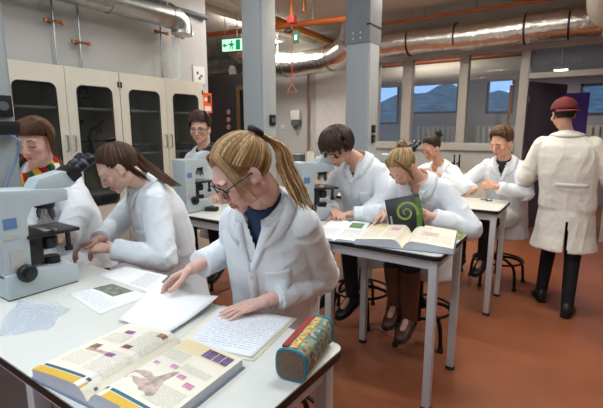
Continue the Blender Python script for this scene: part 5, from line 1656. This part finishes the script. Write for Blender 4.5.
# ------------------------------------------------ young man in glasses by the cabinets
head = ony(200, 129, 2.66); hf = pitch_dir((.50, -.86), 6)
neck = ony(203, 149, 2.74)
hr4 = hair_short(S(66, 44, 32), n=150, fringe=16, sweep=42, thick=.034, seed=4, length=4)
wL = onz(219, 194, .975); wR = ony(183, 188, 2.60)
person('young man in black glasses seated behind microscope near the glass cabinets',
       hip=(neck[0] - .02, 2.95, .72), neck=neck, fwd=(.35, -.94), head=head, hfwd=hf, hs_=1.08,
       arms={'L': dict(w=wL, d=onz(202, 206, .935) - wL, n=(0, 0, -1), pole=(.8, .3, -.5), curl=(.25, .35, .2)), 'R': dict(w=wR, pole=(-.8, .3, -.5), n=(0, 0, -1))},
       skin=S(222, 172, 150), shirt=S(26, 28, 36), vd=.15, vw=.06, shirt_hi=True, hair=hr4, brow=S(52, 36, 28), eyes='open', spec=mat('glasses_black', S(18, 16, 18), .3), voxel=.0045, cvox=.009, seed=41)
q = onz(212, 211, TZ)
o = thing('black_box', 'small black object under the young man\'s hand on the second row table', 'box', (q[0], q[1], TZ), .4)
MB().bb((-.05, -.03, 0), (.05, .03, .035)).build('case', M_BLACK, o, bevel=.01)
MB().cyl((0, 0, .035), (0, 0, .042), .02, n=14).build('dial', M_DGREY, o)

# ------------------------------------------------ dark haired man at the microscope
head = ony(337, 148, 2.66); hf = pitch_dir((-.22, -.97), 42)
neck = ony(357, 158, 2.80)
hr5 = hair_short(S(58, 40, 32), n=220, fringe=24, sweep=12, length=22, thick=.026, seed=6, side=-.03, nape=-.085, puff=.008)
for k in range(90):
    az = rng.uniform(-180, 180); el = rng.uniform(-5, 80)
    d = dirv(az, el); e = dirv(az + rng.uniform(-18, 18), el - rng.uniform(10, 25))
    hr5.cur = jitter(S(62, 42, 34), .25)
    lock(hr5, [hs(slerp(d, e, t), .014 + .016 * math.sin(PI * t)) for t in np.linspace(0, 1, 7)], rng.uniform(.008, .012), .6, hint=tuple(d))
wL = ony(352, 214, 2.62); wR = ony(333, 210, 2.62)
person('dark haired man in white coat bending to a microscope at the second table',
       hip=(neck[0] - .0, 3.02, .73), neck=neck, fwd=(-.18, -.98), head=head, hfwd=hf, hs_=1.08,
       arms={'L': dict(w=wL, pole=(.8, .2, -.5), n=(0, 0, -1)), 'R': dict(w=wR, pole=(-.8, .2, -.6), n=(0, 0, -1))},
       skin=S(214, 166, 142), shirt=S(44, 46, 60), vd=.14, vw=.055, hair=hr5, brow=S(48, 34, 28), voxel=.0048, cvox=.0085, seed=51, width=1.06)

# ------------------------------------------------ blonde woman with the book
head = ony(402, 167, 2.64); hf = pitch_dir((-.34, -.94), 50)
neck = ony(418, 178, 2.77)
L = local_fn(head, hf)
bl = S(176, 146, 100)
hr6 = hair_pony(bl, S(110, 82, 58), base=(180, 36), n=150, tail=None, seed=9)
bc = hs(dirv(178, 38), .018)
for k in range(40):
    a0 = rng.uniform(0, 2 * PI); n_ = nrm(rng.normal(size=3)); u = nrm(np.cross(n_, [.3, .2, .9])); v = np.cross(n_, u)
    hr6.cur = jitter(bl if k % 3 else S(120, 92, 64), .2)
    lock(hr6, [bc + (u * math.cos(a0 + t) + v * math.sin(a0 + t)) * (.026 + .006 * math.sin(3 * t)) for t in np.linspace(0, 3.6, 10)], .009, .6)
for k in range(18):
    sx = 1 if k % 2 else -1; u = rng.uniform(0, 1)
    add_lock(hr6, bl if k % 3 else S(120, 90, 62), [hs(dirv(sx * (10 + 30 * u), 58), .004), hs(dirv(sx * (34 + 22 * u), 36), .012), np.array([sx * .074, .05 - .03 * u, .0]), np.array([sx * .074, .056 - .03 * u, -.05 - .03 * rng.random()])], rng.uniform(.006, .010))
wR = ony(386, 212, 2.56); wL = ony(432, 216, 2.64)
person('blonde woman with pinned up hair and brown boots holding an upright textbook',
       hip=(neck[0] + .01, 2.98, .73), neck=neck, fwd=(-.02, -1), head=head, hfwd=hf,
       arms={'R': dict(w=wR, d=ony(377, 219, 2.50) - wR, n=(.4, -.2, -.9), pole=(-.8, .2, -.5), curl=((.4, .5, .6, .7), .6, .4)), 'L': dict(w=wL, d=(-.9, -.12, .1), n=(-.1, -1, .2), pole=(.8, .2, -.55), curl=(.1, .15, .1), thumb=(.7, .6, -.1))},
       skin=S(222, 174, 152), shirt=S(206, 160, 140), vd=.15, vw=.05, hair=hr6, brow=S(120, 92, 64), voxel=.0046, cvox=.008, seed=61, boots=S(84, 52, 38), trouser=S(40, 40, 56),
       knee={'R': (-1.02, 2.62, .70), 'L': (-.90, 2.60, .70)}, foot_to={'R': (-1.0, 2.66, .36), 'L': (-.9, 2.64, .30)}, armr=1.1)

# ------------------------------------------------ short haired man at the back
head = ony(431, 148, 4.36); hf = pitch_dir((-.5, -.86), 26)
neck = ony(438, 164, 4.48)
hr7 = hair_short(S(60, 44, 34), n=140, fringe=-8, sweep=8, thick=.016, seed=12, front=.086)
person('short haired man in white coat looking into a microscope at the third table',
       hip=(neck[0], 4.62, .73), neck=neck, fwd=(-.3, -.95), head=head, hfwd=hf,
       arms={'L': dict(w=ony(440, 176, 4.16), pole=(.8, .2, -.5), n=(0, 0, -1)), 'R': dict(w=ony(418, 172, 4.16), pole=(-.8, .2, -.5), n=(0, 0, -1))},
       skin=S(206, 156, 130), shirt=S(60, 54, 54), vd=.12, vw=.05, hair=hr7, brow=S(50, 36, 28), voxel=.0055, cvox=.011, seed=71)

# ------------------------------------------------ man with clasped hands at the third table
head = ony(501, 143, 4.28); hf = pitch_dir((-.42, -.9), 20)
neck = ony(504, 159, 4.38)
hr8 = hair_short(S(96, 68, 46), n=170, fringe=-4, sweep=30, thick=.034, length=-2, seed=14, front=.084)
tousle(hr8, S(96, 68, 46), 70)
wR = onz(473, 190, .975); wL = ony(497, 187, 4.08)
person('brown haired man in white coat with raised hand at the third table\'s right end',
       hip=(neck[0] + .03, 4.55, .73), neck=neck, fwd=(-.16, -.98), head=head, hfwd=hf, hs_=1.08,
       arms={'R': dict(w=wR, d=onz(463, 194, .93) - wR, n=(0, 0, -1), pole=(-.7, .4, -.4), curl=(.3, .4, .3)), 'L': dict(w=wL, d=(-.85, -.3, .15), n=(-.2, .75, -.4), pole=(.9, .2, -.5), curl=(1.1, 1.2, .8), thumb=(.6, .5, .6))},
       skin=S(216, 166, 140), shirt=S(44, 44, 56), vd=.16, vw=.055, shirt_hi=True, hair=hr8, brow=S(76, 54, 40), voxel=.005, cvox=.009, seed=81, armr=1.08,
       knee={'R': (-.95, 4.18, .70), 'L': (-.72, 4.15, .70)}, foot_to={'R': (-.95, 4.22, .32), 'L': (-.74, 4.2, .32)})

# ------------------------------------------------ standing man in a maroon cap, seen from behind
head = ony(563, 114, 4.20); hf = pitch_dir((-.42, .9), 8)
neck = ony(567, 134, 4.16)
hip = ony(567, 204, 4.18)
fL = onz(541, 291, .09); fR = onz(567, 306, .09)
hr9 = hair_short(S(48, 36, 30), n=90, fringe=0, thick=.008, seed=16)
def cap_extra(t, base, k):
    T = k['T']
    M_CAP = mat('cap_maroon', S(100, 30, 34), .8, var=.08, bump=.15, bscale=200)
    mb = MB()
    hair_ok = lambda p: p[2] > .022 + .10 * (p[1] + .02) * .35
    tmp = MB(); hair_cap(tmp, hair_ok, .015)
    mb.v = [tuple(T(p)) for p in tmp.v]; mb.f = tmp.f
    c = mb.build('cap', M_CAP, t, off=base, ang=70)
    s_ = c.modifiers.new('thickness', 'SOLIDIFY'); s_.thickness = .004
    def brim(a, b):
        th = math.radians(-62 + 124 * a)
        rx, ry = .094, .113
        p = np.array([rx * math.sin(th), -.016 - ry * math.cos(th), .026 - .03 * .35 * math.cos(th)])
        q = p + np.array([.012 * math.sin(th), -.055 * math.cos(th) ** .7, -.020]) * b
        return T(q)
    b_ = MB().grid(brim, 14, 4).build('brim', M_CAP, c, off=base, ang=80)
    s_ = b_.modifiers.new('thickness', 'SOLIDIFY'); s_.thickness = .005
    MB().ell(T((0, -.016, .136)), .007).build('top_button', M_CAP, c, off=base)
    for a in range(6):
        pts = [T(hs(dirv(a * 60, e), .0165)) for e in np.linspace(20, 88, 8)]
        MB().tube(pts, .0012, 5).build('seam', M_CAP, c, off=base)
M_COAT2 = mat('lab_coat_standing', S(230, 226, 214), .85, var=.02, bump=.06, bscale=300, sheen=.15, fold=.15)
person('standing man in maroon cap and long white coat seen from behind',
       hip=hip, neck=neck, fwd=(-.12, .99), head=head, hfwd=hf, hs_=1.04, shw=.185, width=1.12,
       arms={'L': dict(w=ony(541, 172, 4.40), pole=(-.45, -.5, -.9), n=(.5, 0, -.5)), 'R': dict(w=ony(592, 178, 4.42), pole=(.6, -.4, -.9), n=(-.5, 0, -.5))},
       skin=S(206, 156, 132), shirt=S(40, 40, 46), vd=.15, vw=.05, hair=hr9, voxel=.0055, cvox=.009, seed=91, armr=1.02, sk=1.04,
       legs={'L': (np.array([fL[0] * .5 + hip[0] * .5 - .04, fL[1] + .06, .50]), fL, (-.3, .95, 0)), 'R': (np.array([fR[0] * .5 + hip[0] * .5 + .04, fR[1] + .10, .50]), fR, (.12, .99, 0))},
       skirt_z=.545, coat_mat=M_COAT2, extra=cap_extra, trouser=S(20, 19, 22), shoe=S(30, 26, 26), belt=True, hump=.02)

# ================================================================== stools under the seated people
stool(-1.08, 1.35, 'black stool under the woman in dark framed glasses', .2)
stool(-1.95, 1.52, 'black stool under the woman with the long ponytail', .5)
stool(-2.62, 1.44, 'black stool under the woman with the scarf', .8)
stool(-3.02, 2.98, 'black stool under the young man near the cabinets', .1)
stool(-1.46, 3.05, 'black stool under the dark haired man', .35)
stool(-.94, 2.98, 'black stool under the woman with brown boots', .62)
stool(-1.30, 4.66, 'black stool under the short haired man at the back', .2)
stool(-.66, 4.58, 'black stool under the man at the third table\'s right end', .5)
